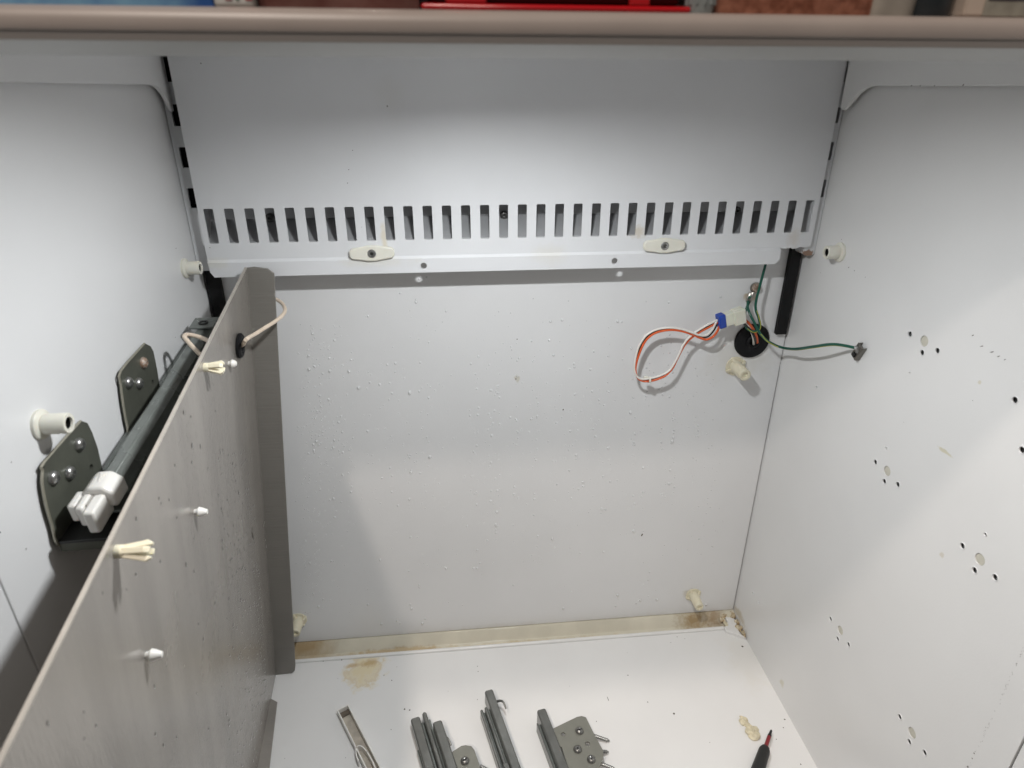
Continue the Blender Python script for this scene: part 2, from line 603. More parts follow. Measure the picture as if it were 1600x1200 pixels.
for px, py, k in screws_r + small_r:
    p = at(px, py, 0, XR)
    r = HR * k if k == 1 else HR * k * 0.8
    bm = bmesh.new()
    # pressed rim standing just proud of the sheet, dark threaded bore behind
    lathe(bm, p, -X, [(r * 1.38, 0.0), (r * 1.34, 0.0003), (r * 1.18, 0.0005), (r * 1.02, 0.0002), (r * 0.96, -0.0012)], 16, cap=False)
    ins = obj('screw_insert', bm, M_white, WRIGHT, recenter=False)
    bm = bmesh.new()
    lathe(bm, p, -X, [(r * 1.0, -0.0003), (r * 0.92, -0.0020), (r * 0.75, -0.0024), (r * 0.7, -0.0085), (0, -0.0085)], 16, cap=False)
    obj('bore', bm, M_nut, ins, recenter=False)
for px, py in plugs_r:
    p = at(px, py, 0, XR)
    bm = bmesh.new()
    lathe(bm, p, -X, [(0.0045, -0.004), (0.0045, -0.0010), (0.0040, -0.0006), (0, -0.0004)], 20, cap=False)
    obj('hole_plug', bm, M_plug, WRIGHT, recenter=False)

# side flanges under the shelf, with the swept corner at the back


def flange(side, pts, parent):
    x = XL + 0.0085 if side < 0 else XR - 0.0085
    P = [at(px, py, 0, x) for px, py in pts]
    P = [Vector((x, min(p.y, 0.975 * S), p.z)) for p in P]
    y0 = 0.17
    zb = P[-1].z
    P.append(Vector((x, y0, zb)))
    P.append(Vector((x, y0, ZT)))
    P.append(Vector((x, P[0].y, ZT)))
    bm = bmesh.new()
    prism(bm, P, Vector((-0.0035 if side < 0 else 0.0035, 0, 0)))
    obj('side_flange', bm, M_left if side < 0 else M_right, parent, bevel=0.0006)


flange(-1, [(265, 92), (275.5, 171), (274, 174), (271, 174), (268, 170), (263, 159), (256.5, 147), (249, 138), (243, 134), (236, 132.3), (120, 130), (0, 128)], WLEFT)
flange(1, [(1326, 97), (1313, 168), (1315, 171), (1318, 172), (1322, 168), (1331, 158), (1340, 147), (1350, 139), (1359, 135), (1366, 134), (1480, 134), (1600, 134)], WRIGHT)

# drip trough between the back wall and the floor, with its white bead
XTE = at(1128, 980, 2, 0).x
bm = bmesh.new()
prof = [(YBEAD + 0.0055, 0.001), (YBEAD + 0.0062, -0.0035), (YB - 0.0115, -0.0025), (YB - 0.0085, 0.0015), (YB - 0.0015, 0.0096), (YB + 0.004, 0.0100), (YB + 0.004, -0.02), (YBEAD + 0.0055, -0.02)]
prism(bm, [Vector((XL + 0.001, y, z)) for y, z in prof], Vector((XR - XL - 0.0013, 0, 0)))
trough = obj('drip_trough', bm, M_trough, recenter=False, bevel=0.0012)
tag(trough, 'stained cream drip trough along the foot of the back wall', 'trough')
bm = bmesh.new()
pr = []
for k in range(9):
    a = math.pi * k / 8
    pr.append((YBEAD + 0.0032 - 0.0026 * math.cos(a), 0.0006 + 0.0022 * math.sin(a)))
pr += [(YBEAD + 0.0058, -0.015), (YBEAD + 0.0006, -0.015)]
prism(bm, [Vector((XL + 0.001, y, z)) for y, z in pr], Vector((at(1130, 981, 2, 0).x - XL - 0.001, 0, 0)))
obj('bead', bm, M_bead, trough, recenter=False, ang=60)
# corner floor patch right of the trough, and its crumbling sealant
cb_ = [at(px, py, 2, 0.0045) for px, py in ((1134, 985), (1131, 979), (1138, 977), (1136, 970), (1133, 964), (1141, 964), (1148, 967), (1151, 973), (1152, 981), (1158, 991), (1166, 996))]
cb_ = [Vector((min(p.x, XR - 0.0003), min(p.y, YB), 0.0045)) for p in cb_]
bm = bmesh.new()
prism(bm, cb_, -Z * 0.02)
obj('corner_block', bm, M_bead, trough, recenter=False, bevel=0.0008)


def lump(bm, c, rx, ry, rz, seed, n=14, m=8, amp=0.35):
    rnd = random.Random(seed)
    ph = [(rnd.uniform(1, 4), rnd.uniform(1, 4), rnd.uniform(0, 6), rnd.uniform(0, 6)) for _ in range(4)]
    rows = []
    for i in range(m + 1):
        th = math.pi * i / m
        row = []
        for k in range(n):
            fi = 2 * math.pi * k / n
            d = 1 + amp * sum(math.sin(a * fi + p) * math.sin(b * th + q) for a, b, p, q in ((round(a), b, p, q) for a, b, p, q in ph)) / 2
            row.append(bm.verts.new((c[0] + rx * d * math.sin(th) * math.cos(fi), c[1] + ry * d * math.sin(th) * math.sin(fi), c[2] + rz * d * math.cos(th))))
        rows.append(row)
    for a, b in zip(rows[:-1], rows[1:]):
        for k in range(n):
            q = (k + 1) % n
            try:
                bm.faces.new((a[k], a[q], b[q], b[k]))
            except ValueError:
                pass
    bmesh.ops.remove_doubles(bm, verts=bm.verts, dist=1e-5)


ct = thing('sealant_crumbs', 'crumbling brown sealant in the back right floor corner', 'sealant', at(1150, 975, 2, 0.004))
for i, (px, py, a, b, h) in enumerate([(1131, 962, .005, .003, .003), (1141, 957, .006, .003, .004), (1149, 962, .005, .004, .004),
                                       (1152, 972, .003, .004, .003), (1156, 981, .004, .006, .003), (1162, 990, .003, .005, .003),
                                       (1128, 968, .003, .004, .003), (1133, 972, .0022, .006, .002)]):
    bm = bmesh.new()
    p = at(px, py, 2, 0.0045)
    lump(bm, (min(p.x, XR - a * 0.6), min(p.y, YB - b * 0.7), 0.004), a, b, h, i, amp=0.5)
    obj('crumb', bm, M_caulk if i not in (7,) else M_sealw, ct)

# ------------------------------------------------------------------ shelf and its lamp
shelf = thing('shelf', 'refrigerator shelf with almond front trim across the top', 'shelf', (0.07, 0.27, CZ + 0.02))


def bar(name, prof, m, x0=XL + 0.001, x1=XR - 0.001, bev=0.0008):
    bm = bmesh.new()
    prism(bm, [Vector((x0, y, CZ + z)) for y, z in prof], Vector((x1 - x0, 0, 0)))
    return obj(name, bm, m, shelf, bevel=bev, ang=50)


yb0 = 0.40 * S
# rounded almond trim: front face and rolled top
tr = [(yb0 + 0.0012, 0.0651 * yb0), (yb0 + 0.0002, 0.0662 * yb0), (yb0 - 0.0002, 0.070 * yb0), (yb0, 0.080 * yb0), (yb0 + 0.0004, 0.0855 * yb0), (yb0 + 0.0014, 0.0895 * yb0), (yb0 + 0.0030, 0.0921 * (yb0 + 0.003)), (yb0 + 0.0055, 0.0940 * (yb0 + 0.005)), (yb0 + 0.012, 0.0965 * (yb0 + 0.005)),
      (yb0 + 0.02, 0.0965 * (yb0 + 0.005)), (yb0 + 0.02, 0.0651 * yb0)]
bar('front_trim', tr, M_almond, bev=0)
bar('trim_groove', [(yb0 + 0.0016, 0.0547 * yb0), (yb0 + 0.0010, 0.0650 * yb0), (yb0 + 0.02, 0.0650 * yb0), (yb0 + 0.02, 0.0547 * yb0)], mat('groove_brown', (0.42, 0.38, 0.355), 0.5), bev=0)
ye = 0.454 * S
bar('under_lip', [(yb0 + 0.0012, 0.0545 * yb0), (yb0 + 0.0030, 0.0526 * yb0), (ye - 0.003, 0.0362 * ye), (ye, 0.0362 * ye), (ye, 0.07 * yb0), (yb0 + 0.0205, 0.07 * yb0), (yb0 + 0.0205, 0.0545 * yb0)], M_lip)
bm = bmesh.new()
box(bm, (XL + 0.001, yb0 + 0.0206, CZ + 0.0222), (XR - 0.001, 0.340, CZ + 0.0965 * (yb0 + 0.005)))
obj('shelf_board', bm, M_white, shelf)
bm = bmesh.new()
box(bm, (XL + 0.001, 0.3403, CZ + 0.0222), (XR - 0.001, 0.3425, CZ + 0.0618))
obj('light_block', bm, M_white, shelf)  # unseen plate added to stop room light above the shelf
bm = bmesh.new()
box(bm, (XL - 0.011, 0.343, CZ + 0.0495), (XR + 0.0115, YB + 0.011, CZ + 0.062))
struct(obj('ceiling', bm, M_white, recenter=False))
lamp = thing('ceiling_lamp', 'small round lamp under the compartment ceiling behind the shelf', 'lamp', LAMP + Z * 0.002)
bm = bmesh.new()
lathe(bm, LAMP, Z, [(0.0, 0.0008), (0.0180, 0.0008), (0.0190, -0.0044), (0.0205, -0.0044), (0.0215, 0.0115)], 40, cap=False)  # skirt shaped to block low rays and darken the upper walls
obj('housing', bm, M_white, lamp)

# ------------------------------------------------------------------ evaporator cover
OV = Vector((0, YV, 0))


def v2(px, py, y=YV):
    p = at(px, py, 1, y)
    return (p.x, p.z)


cover = thing('evaporator_cover', 'white slotted evaporator cover panel across the upper back wall', 'cover panel', at(800, 420, 1, YV))
xl0 = (v2(264, 92)[0] + v2(304.5, 300)[0] + v2(322, 404)[0]) / 3
xr0 = (v2(1323.5, 95)[0] + v2(1287, 280)[0] + v2(1266, 385)[0]) / 3
zfold = (v2(325, 407)[1] + v2(1219, 387)[1]) / 2
zlow = (v2(337, 433)[1] + v2(1209, 411)[1]) / 2
zs0 = (v2(319, 327)[1] + v2(1272, 312)[1]) / 2
zs1 = (v2(327, 381)[1] + v2(1262, 362.5)[1]) / 2
sx0 = v2(330.5, 355)[0]
sx1 = v2(1261.5, 337)[0]
pitch = (sx1 - sx0) / 32
sw = pitch * 0.485
holes = []
for i in range(33):
    cx = sx0 + pitch * i
    a, b, c = sw / 2, (zs0 - zs1) / 2, 0.0008
    cz = (zs0 + zs1) / 2
    holes.append([(cx - a + c, cz - b), (cx + a - c, cz - b), (cx + a, cz - b + c), (cx + a, cz + b - c), (cx + a - c, cz + b), (cx - a + c, cz + b), (cx - a, cz + b - c), (cx - a, cz - b + c)])
xlip0, xlip1 = v2(327, 415)[0], v2(1218, 390)[0]
rj = random.Random(3)
edge = [(xl0, ZT), (xl0, zfold)]
edge += [(xlip1 + 0.001, zfold)]
xq = xlip1 + 0.004
while xq < xr0 - 0.004:
    edge.append((xq, zfold + rj.uniform(-0.0012, 0.0008)))
    xq += rj.uniform(0.002, 0.005)
edge += [(xr0 - 0.001, zfold + 0.001), (xr0, zfold + 0.004), (xr0, ZT)]
bm = plate_bm(edge, holes, 0.0016, OV, X, Z)
obj('panel', bm, M_vent, cover, recenter=False)
# folded returns round every slot row: top and bottom sills behind the sheet
bm = bmesh.new()
box(bm, (sx0 - sw, YV + 0.0008, zs1 - 0.0018), (sx1 + sw, YV + 0.0058, zs1 - 0.0003))
obj('sill', bm, M_vent, cover, recenter=False)
# joggled lower lip with its two round holes
zl0, zl1 = zfold + 0.0003, zlow
YL = YV - 0.0022
ch = 0.005
lip = [(xlip0, zl0 - 0.0025), (xlip0 + 0.0006, zl1 + ch), (v2(337, 433)[0], zl1), (v2(1209, 411)[0], zl1), (v2(1216.5, 404)[0], zl1 + ch), (xlip1, zl0 - 0.0025)]
hl = []
for q in ((662, 415), (960, 407.5)):
    p = v2(*q, YL)
    hl.append(circle(p[0], p[1], 0.0031, 24))
bm = plate_bm(lip, hl, 0.0014, Vector((0, YL, 0)), X, Z)
prism(bm, [Vector((xlip0, y, z)) for y, z in ((YV - 0.0008, zl0), (YV - 0.0030, zl0 - 0.0025), (YV - 0.0014, zl0 - 0.0025), (YV + 0.0006, zl0 - 0.001))], Vector((xlip1 - xlip0, 0, 0)))
obj('lower_lip', bm, M_vent, cover, recenter=False)

# turn clips
for name, q, ang, lab in (('retaining_clip', (581, 396), 1, 'ivory plastic turn clip under the tenth slot, on the left half of the vent cover'),
                          ('retaining_clip', (1038.5, 384), 0, 'ivory plastic turn clip on the right half of the vent cover')):
    c = at(*q, 1, YV - 0.005)
    t = thing(name, lab, 'clip', c, 'turn clips holding the vent cover')
    ca, sa = math.cos(math.radians(ang)), math.sin(math.radians(ang))
    w, h = 0.0215, 0.0072
    o2 = [(-w, -h * .35), (-w + .002, -h * .72), (-w * .45, -h * .9), (-0.004, -h * 1.05), (0.004, -h * 1.05), (w * .45, -h * .9), (w - .002, -h * .72), (w, -h * .35),
          (w, h * .35), (w - .002, h * .72), (w * .45, h * .9), (0.004, h * 1.05), (-0.004, h * 1.05), (-w * .45, h * .9), (-w + .002, h * .72), (-w, h * .35)]
    bm = bmesh.new()
    prism(bm, [c + X * (a * ca - b * sa) + Z * (a * sa + b * ca) - Y * 0.001 for a, b in o2], Y * 0.0045)
    obj('clip_body', bm, M_ivory, t, bevel=0.0012, ang=50)
    bm = bmesh.new()
    lathe(bm, c - Y * 0.0008, -Y, [(0.0041, 0), (0.0042, 0.0006), (0.0034, 0.0014), (0.0017, 0.0016), (0.0015, 0.0002), (0, 0.0002)], 20, cap=False)
    obj('screw', bm, M_steel, t)

# screws seen through the slots
for i, q in enumerate(((421, 341), (788, 337), (1152.5, 329.5))):
    c = at(*q, 1, YB - 0.006)
    bm = bmesh.new()
    lathe(bm, Vector((c.x, YB, c.z)), -Y, [(0.0058, 0), (0.0058, 0.001), (0.0042, 0.0012), (0.0042, 0.005), (0.003, 0.0062), (0.0017, 0.0064), (0.0015, 0.003), (0, 0.003)], 20, cap=False)
    s_ = obj('wall_screw', bm, mat('dark_screw', (0.12, 0.12, 0.115), 0.35, metal=0.8))
    tag(s_, ('dark screw seen through the fourth vent slot from the left', 'dark screw seen through a slot in the middle of the vent',
             'dark screw seen through the fifth vent slot from the right')[i], 'screw', 'screws behind the vent slots')
# sloping drip tray behind the slots
XTR0, XTR1 = at(345, 440, 1, YB - .004).x + 0.002, at(1211.5, 521, 1, YB - .004).x - 0.002
bm = bmesh.new()
prism(bm, [Vector((XTR0, y, z)) for y, z in ((YV + 0.0062, zs1 - 0.0012), (YB - 0.004, zs1 + 0.0165), (YB - 0.0005, zs1 + 0.0175), (YB - 0.0005, zs1 + 0.0155), (YV + 0.0062, zs1 - 0.0032))], Vector((XTR1 - XTR0, 0, 0)))
obj('drip_tray', bm, M_shadealu, cover, recenter=False)
bm = bmesh.new()
box(bm, (XTR0, YB - 0.0016, zs1 + 0.0178), (XTR1, YB - 0.0004, zs0 + 0.0028))
obj('slot_shade_plate', bm, M_shadealu, cover, recenter=False)  # grey plate added to darken the wall seen through the slots

bm = bmesh.new()
box(bm, (XL + 0.024, YV + 0.0010, zs0 + 0.0030), (XR - 0.024, YB - 0.0006, zs0 + 0.0045))
obj('bounce_block', bm, M_shadealu, cover, recenter=False)  # unseen plate added to cut bounced light behind the slots

# pilasters (slotted shelf standards) in both back corners
for side in (-1, 1):
    YP = 0.978 * S if side < 0 else 0.966 * S
    if side < 0:
        lab = 'white slotted shelf standard in the back left corner, black slots'
        xa, xb = XL + 0.0006, XL + 0.0160
        slots = [(87, 128), (163, 197), (230, 262), (294, 325)]
        xc = [268, 279.5, 288.5, 299.5]
        zend = at(318, 423, 1, YP).z
        sx = XL + 0.0055, XL + 0.0124
    else:
        lab = 'white slotted shelf standard in the back right corner with rusty foot'
        xa, xb = XR - 0.0130, XR - 0.0006
        slots = [(92, 128), (168, 192), (222, 250), (281, 308)]
        xc = [1320, 1308, 1299, 1285]
        zend = at(1263, 399, 1, YP).z
        sx = XR - 0.0105, XR - 0.0029
    t = thing('shelf_standard', lab, 'shelf standard', Vector(((xa + xb) / 2, YP, zend)), 'slotted shelf standards')
    holes = []
    for (a, b), x in zip(slots, xc):
        za, zb = at(x, a, 1, YP).z, at(x, b, 1, YP).z
        holes.append([(sx[0], zb), (sx[1], zb), (sx[1], za), (sx[0], za)])
    out = [(xa, zend + 0.002), (xa + 0.003, zend), (xb - 0.003, zend), (xb, zend + 0.002), (xb, ZT), (xa, ZT)]
    bm = plate_bm(out, holes, 0.0014, Vector((0, YP, 0)), X, Z)
    for hx in ((xa, xa + 0.0012), (xb - 0.0012, xb)):
        box(bm, (hx[0], YP + 0.0007, zend + 0.002), (hx[1], YB - 0.0004, ZT))
    box(bm, (xa + 0.0013, YP + 0.0007, zend + 0.001), (xb - 0.0013, YB - 0.001, zend + 0.0022))
    obj('channel', bm, M_pil, t, recenter=False)
    bm = bmesh.new()
    box(bm, (xa + 0.0014, YB - 0.0028, zend + 0.003), (xb - 0.0014, YB - 0.0005, ZT))
    obj('channel_back', bm, M_dark, t, recenter=False)

# black foam strips
for i, (lo, hi) in enumerate((((340, 500), (309, 318)), ((1219, 522), (1264, 300)))):
    zb = at(*lo, 1, YB - 0.004).z
    zt = at(*hi, 1, YB - 0.004).z
    if i == 0:
        x0, x1 = at(323, 440, 1, YB - .004).x, at(345, 440, 1, YB - .004).x
    else:
        x0, x1 = at(1211.5, 521, 1, YB - .004).x, at(1227.5, 521, 1, YB - .004).x
    bm = bmesh.new()
    box(bm, (x0, YB - 0.006, zb), (x1, YB, zt))
    o = obj('foam_strip', bm, M_foam, bevel=0.0007)
    tag(o, ('black foam strip in the back left corner, half behind the grey panel', 'black foam strip in the back right corner above the wires')[i], 'foam strip', 'foam strips under the vent cover')

# ------------------------------------------------------------------ posts


def post(base, axis, length, r, label, m, key=True):
    t = thing('standoff_post', label, 'standoff post', base, 'plastic standoff posts')
    bm = bmesh.new()
    if key:      # side-wall posts: round flange and straight hollow stem
        lathe(bm, base, axis, [(r * 1.45, 0), (r * 1.45, 0.0018), (r * 1.3, 0.0026), (r, 0.0030), (r, length - 0.0006), (r * 0.94, length), (r * 0.62, length), (r * 0.58, length - 0.0015)], 28, cap=False)
        obj('stem', bm, m, t)
        bm = bmesh.new()
        lathe(bm, base, axis, [(r * 0.57, length - 0.0012), (r * 0.55, length - 0.007), (0, length - 0.007)], 20, cap=False)
        obj('bore', bm, M_tip, t)
    else:        # back-wall posts: tapered stem with four root ribs
        lathe(bm, base, axis, [(r * 1.6, 0), (r * 1.55, 0.0012), (r * 1.1, 0.0016), (r * 1.02, 0.003), (r * 0.92, length - 0.0008), (r * 0.84, length), (r * 0.5, length), (r * 0.45, length - 0.002), (0, length - 0.002)], 28, cap=False)
        obj('stem', bm, m, t)
        u, w = frame(axis)
        for k in range(4):
            d = u * math.cos(k * math.pi / 2 + .5) + w * math.sin(k * math.pi / 2 + .5)
            s = axis.cross(d)
            bm = bmesh.new()
            prism(bm, [base + d * r * 1.7 - s * 0.0012, base + d * r * 1.7 - s * 0.0012 + axis * 0.002, base + d * r * 0.95 - s * 0.0012 + axis * 0.006, base + d * r * 0.9 - s * 0.0012], s * 0.0024)
            obj('rib', bm, m, t)
    return t


post(at(1149, 572, 1, YB), -Y, 0.027, 0.0074, 'cream standoff post right below the black round grommet', M_cream, False)
post(at(1083, 929, 1, YB), -Y, 0.0245, 0.0066, 'cream standoff post above the trough near the right corner', M_cream, False)
post(at(467, 968, 1, YB), -Y, 0.024, 0.0066, 'cream standoff post low on the back wall, half behind the grey panel', M_cream, False)
post(at(288, 419, 0, XL), X, 0.0145, 0.0062, 'white standoff post high on the left wall near the back corner', M_ivory)
post(at(62, 663, 0, XL), X, 0.0165, 0.0062, 'white standoff post on the left wall above the slide bracket', M_ivory)
post(at(1313, 394, 0, XR), -X, 0.0148, 0.0065, 'white standoff post high on the right wall', M_ivory)

# ------------------------------------------------------------------ wires at the right


def W(px, py, off):
    return at(px, py, 1, YB - off)


g = thing('cable_grommet', 'black round rubber grommet in the back wall under the wires', 'grommet', at(1174, 532, 1, YB))
gc = at(1174, 532, 1, YB)
bm = bmesh.new()
lathe(bm, gc, -Y, [(0.0205, 0), (0.0205, 0.002), (0.0195, 0.0032), (0.017, 0.0036), (0.0155, 0.0034), (0.009, 0.0037), (0.0055, 0.0038), (0.0048, 0.001), (0, 0.001)], 40, cap=False)
obj('disc', bm, M_rubber, g)
bm = bmesh.new()
lathe(bm, gc - Y * 0.0035, -Y, [(0.0075, 0), (0.0078, 0.002), (0.0066, 0.003), (0.005, 0.0028), (0.0045, -0.002)], 24, cap=False)
obj('collar', bm, M_rubber, g)

hz = thing('wire_harness', 'looped orange and white wire harness with blue-ended connector', 'wire harness', at(1050, 560, 1, YB))
white = [(1121, 499, .020), (1112, 516, .022), (1102, 524, .023), (1092, 523.5, .024), (1081, 519.5, .024), (1066, 514.5, .023), (1051, 512.2, .022), (1038, 512.6, .021), (1026, 515, .020), (1016, 519.5, .02), (1007, 527, .02), (997, 544, .02),
         (991.5, 567, .02), (991.5, 580, .02), (996, 589, .02), (1004, 592.5, .02), (1016, 591, .02), (1030, 587.5, .021), (1045, 579.5, .021), (1055, 565, .021), (1062, 551, .021), (1067, 540, .021), (1075, 529, .021), (1089, 517.5, .021), (1104, 508.5, .021), (1121, 500, .020)]
orange = [(1125, 507, .021), (1121, 517, .022), (1114, 526, .022), (1104, 530.5, .022), (1094, 528, .022), (1084, 523.6, .022), (1068, 518, .022), (1051, 515.5, .021), (1035, 517, .02), (1020.5, 522, .019), (1009, 532, .019), (1001, 547, .019),
          (994.5, 566, .019), (993, 580, .019), (997, 591, .019), (1006, 595.5, .019), (1018, 595, .019), (1030, 591.5, .02), (1041, 586, .02), (1051, 575, .02), (1057, 563, .02), (1064, 549, .02), (1071, 537.5, .0195), (1080, 528, .0195), (1094, 518.5, .0195), (1108, 511, .0195), (1123, 503, .020)]
black = [(1122, 503, .0195), (1115, 517, .0205), (1105, 526.5, .021), (1094, 525.5, .0205), (1082, 521.2, .0205), (1066, 516, .0205), (1050, 513.8, .02), (1034, 515, .019), (1018, 521, .0185), (1008, 530, .0185), (999, 546, .0185),
         (993.2, 570, .0185), (994, 585, .0182), (1001, 593, .0182), (1014, 594, .0182), (1033, 589, .019), (1049, 576, .019), (1058, 560, .019), (1065, 545, .019), (1074, 532, .019), (1090, 519, .019), (1106, 509.5, .019), (1122, 501.5, .0195)]
for nm, pts, m, r in (('white_wire', white, M_wwire, .00112), ('orange_wire', orange, M_orange, .00132), ('black_wire', black, M_bwire, .0009)):
    bm = bmesh.new()
    tube(bm, [W(*p) for p in pts], r, 10, 6)
    obj(nm, bm, m, hz)
# cable tie on the loop
bm = bmesh.new()
tp = W(1014.5, 593.5, .0193)
lathe(bm, tp - X * 0.0012, X, [(0.0033, 0), (0.0036, 0), (0.0036, 0.0024), (0.0033, 0.0024)], 16, cap=False)
obox(bm, W(1009, 590, .018), X * 0.0022, Z * 0.0015, Y * 0.0016)
obj('cable_tie', bm, M_ivory, hz, bevel=0.0003)
# connector: blue rear cap and milky two-row housing
cd = (W(1162, 490, .017) - W(1126, 502, .020)).normalized()
u = (Z - cd * Z.dot(cd)).normalized()
w = cd.cross(u)
bm = bmesh.new()
obox(bm, W(1126.5, 501, .020), cd * 0.0040, u * 0.0078, w * 0.0052)
obj('connector_cap', bm, M_blue, hz, bevel=0.0013)
bm = bmesh.new()
obox(bm, W(1140, 497, .019), cd * 0.0068, u * 0.0070, w * 0.0047)
obox(bm, W(1153, 494, .018), cd * 0.0066, u * 0.0084, w * 0.0060)
obox(bm, W(1150, 484, .0175), cd * 0.0055, u * 0.0013, w * 0.0028)
obox(bm, W(1144, 490.5, .0138), cd * 0.010, u * 0.0014, w * 0.0010)
obox(bm, W(1146, 499.5, .0138), cd * 0.009, u * 0.0014, w * 0.0010)
obj('connector_housing', bm, M_clear, hz, bevel=0.0008)
for nm, m, dx, dy in (('tail_wire_red', M_orange, 0, 0), ('tail_wire_white', M_wwire, -3.5, 1.8), ('tail_wire_black', M_bwire, -2, 4.5)):
    bm = bmesh.new()
    tube(bm, [W(1160 + dx * .3, 497 + dy, .017), W(1168 + dx, 503 + dy, .017), W(1176 + dx, 513 + dy, .016), W(1182 + dx * 1.4, 526 + dy * .6, .012), W(1183.5 + dx * 1.6, 538, .003)], 0.00145, 10, 6)
    obj(nm.rsplit('_', 1)[1] + '_tail_wire', bm, m, hz)

gw = thing('ground_wire', 'green ground wire running from ring terminal to clip on the right wall', 'wire', at(1250, 545, 1, YB))
g2 = [W(1172, 463, .006), W(1168.5, 472, .009), W(1168.5, 481, .013), W(1172, 491, .019), W(1178, 503, .023), W(1187, 520, .026), W(1197, 531, .027), W(1206, 536.5, .027), W(1217, 541.5, .027), W(1230, 544.5, .028)]
pend = at(1339, 544.5, 0, XR - 0.006)
g2 = g2[:-1] + [at(1230, 544.5, 0, XR - .019), at(1246, 545, 0, XR - .022), at(1271, 541.5, 0, XR - .0225), at(1298, 538, 0, XR - .0185), at(1320, 540, 0, XR - .011), pend]
bm = bmesh.new()
tube(bm, g2, 0.0014, 10, 8)
obj('wire', bm, M_green, gw)
bm = bmesh.new()
off = Vector((0.0006, -0.0012, -0.0009))
tube(bm, [p + off for p in g2[5:]], 0.0005, 6, 8)
obj('yellow_stripe', bm, M_yellow, gw)
# spade clip
gt = at(1346, 549, 0, XR)
cl = thing('ground_clip', 'small metal ground clip pushed into the right wall', 'clip', gt)
u1 = (Z * 0.9 - Y * 0.42).normalized()
v1 = X.cross(u1)
bm = bmesh.new()
obox(bm, gt - X * 0.0045, u1 * 0.0080, v1 * 0.0042, X * 0.0006)
obox(bm, gt - X * 0.0025 + v1 * 0.0040, u1 * 0.0080, v1 * 0.0005, X * 0.0022)
obox(bm, gt - X * 0.0022 - v1 * 0.0040 + u1 * 0.003, u1 * 0.0045, v1 * 0.0005, X * 0.0022)
obj('clip_blade', bm, mat('dark_tin', (0.20, 0.19, 0.17), 0.35, metal=0.85), cl, bevel=0.0003)
bm = bmesh.new()
tube(bm, [pend + (pend - g2[-2]).normalized() * -0.002, pend + Vector((0.001, 0, 0)), gt - X * 0.004 + v1 * 0.001], 0.0022, 10, 3)
obj('crimp', bm, M_steel, cl)
bm = bmesh.new()
obox(bm, gt - X * 0.0055 - u1 * 0.004, u1 * 0.002, v1 * 0.0020, X * 0.0012)
obj('spring_tab', bm, M_tip, cl, bevel=0.0003)

g1 = thing('ground_lead', 'green and yellow wire coming down from behind the vent cover', 'wire', at(1190, 450, 1, YB))
p1 = [W(1201, 392, .012), W(1196.5, 412, .014), W(1188.5, 442, .016), W(1181.5, 470, .017), W(1181, 484, .018), W(1185, 496, .0185), W(1187.5, 508, .018), W(1184, 516, .0175), W(1175, 517.5, .017), W(1166.5, 512, .016), W(1163.3, 503, .015), W(1163.5, 492, .013), W(1167, 480, .010), W(1173, 467, .006)]
bm = bmesh.new()
tube(bm, p1, 0.0014, 10, 8)
obj('wire', bm, M_green, g1)
bm = bmesh.new()
tube(bm, [p - Y * 0.0011 - Z * 0.0006 + X * 0.0004 for p in p1[4:10]], 0.0005, 6, 8)
obj('yellow_stripe', bm, M_yellow, g1)
rt = thing('ring_terminal', 'rusty ring terminal screwed to the back wall above the grommet', 'terminal', at(1180, 449, 1, YB))
rc = at(1180, 449, 1, YB)
bm = bmesh.new()
lathe(bm, rc, -Y, [(0.0062, 0.0006), (0.0062, 0.0016), (0.0045, 0.0020)], 20, cap=False)
prism(bm, [rc + Vector((-.003, -.001, -.003)), rc + Vector((.002, -.001, -.005)), rc + Vector((-.003, -.001, -.014)), rc + Vector((-.0075, -.001, -.012))], Vector((0, -0.0012, 0)))
obj('ring', bm, M_tin, rt)
bm = bmesh.new()
lathe(bm, rc - Y * 0.0015, -Y, [(0.0050, 0), (0.0050, 0.002), (0.0042, 0.0036), (0.0018, 0.0040), (0.0016, 0.002), (0, 0.002)], 18, cap=False)
obj('screw', bm, M_rusty, rt)
for k in (0, 1):
    bm = bmesh.new()
    d0 = W(1176.5 - k * 4, 457 + k * 2, .004)
    tube(bm, [d0, W(1173.5 - k * 4, 463 + k * 2, .005), W(1170.5 - k * 2.5, 470 + k, .0085)], 0.0021, 10, 4)
    obj('crimp_barrel', bm, M_tin, rt)

# ------------------------------------------------------------------ leaning grey duct panel
B0 = at(430, 1054, 2, 0.001)
T0 = at(384, 419, 1, B0.y)
B2 = at(411, 1200, 2, 0.001)
PM = Vector((-0.172, 0.327, 0.490))
N = (PM - B0).cross(T0 - B0).normalized()
if N.x < 0:
    N = -N
Bv = (T0 - B0).normalized()
Av = Bv.cross(N).normalized()
if Av.y > 0:
    Av = -Av
Hp = (T0 - B0).length


def pan(px, py):
    p = atp(px, py, B0, N)
    return to2d(p, B0, Av, Bv)


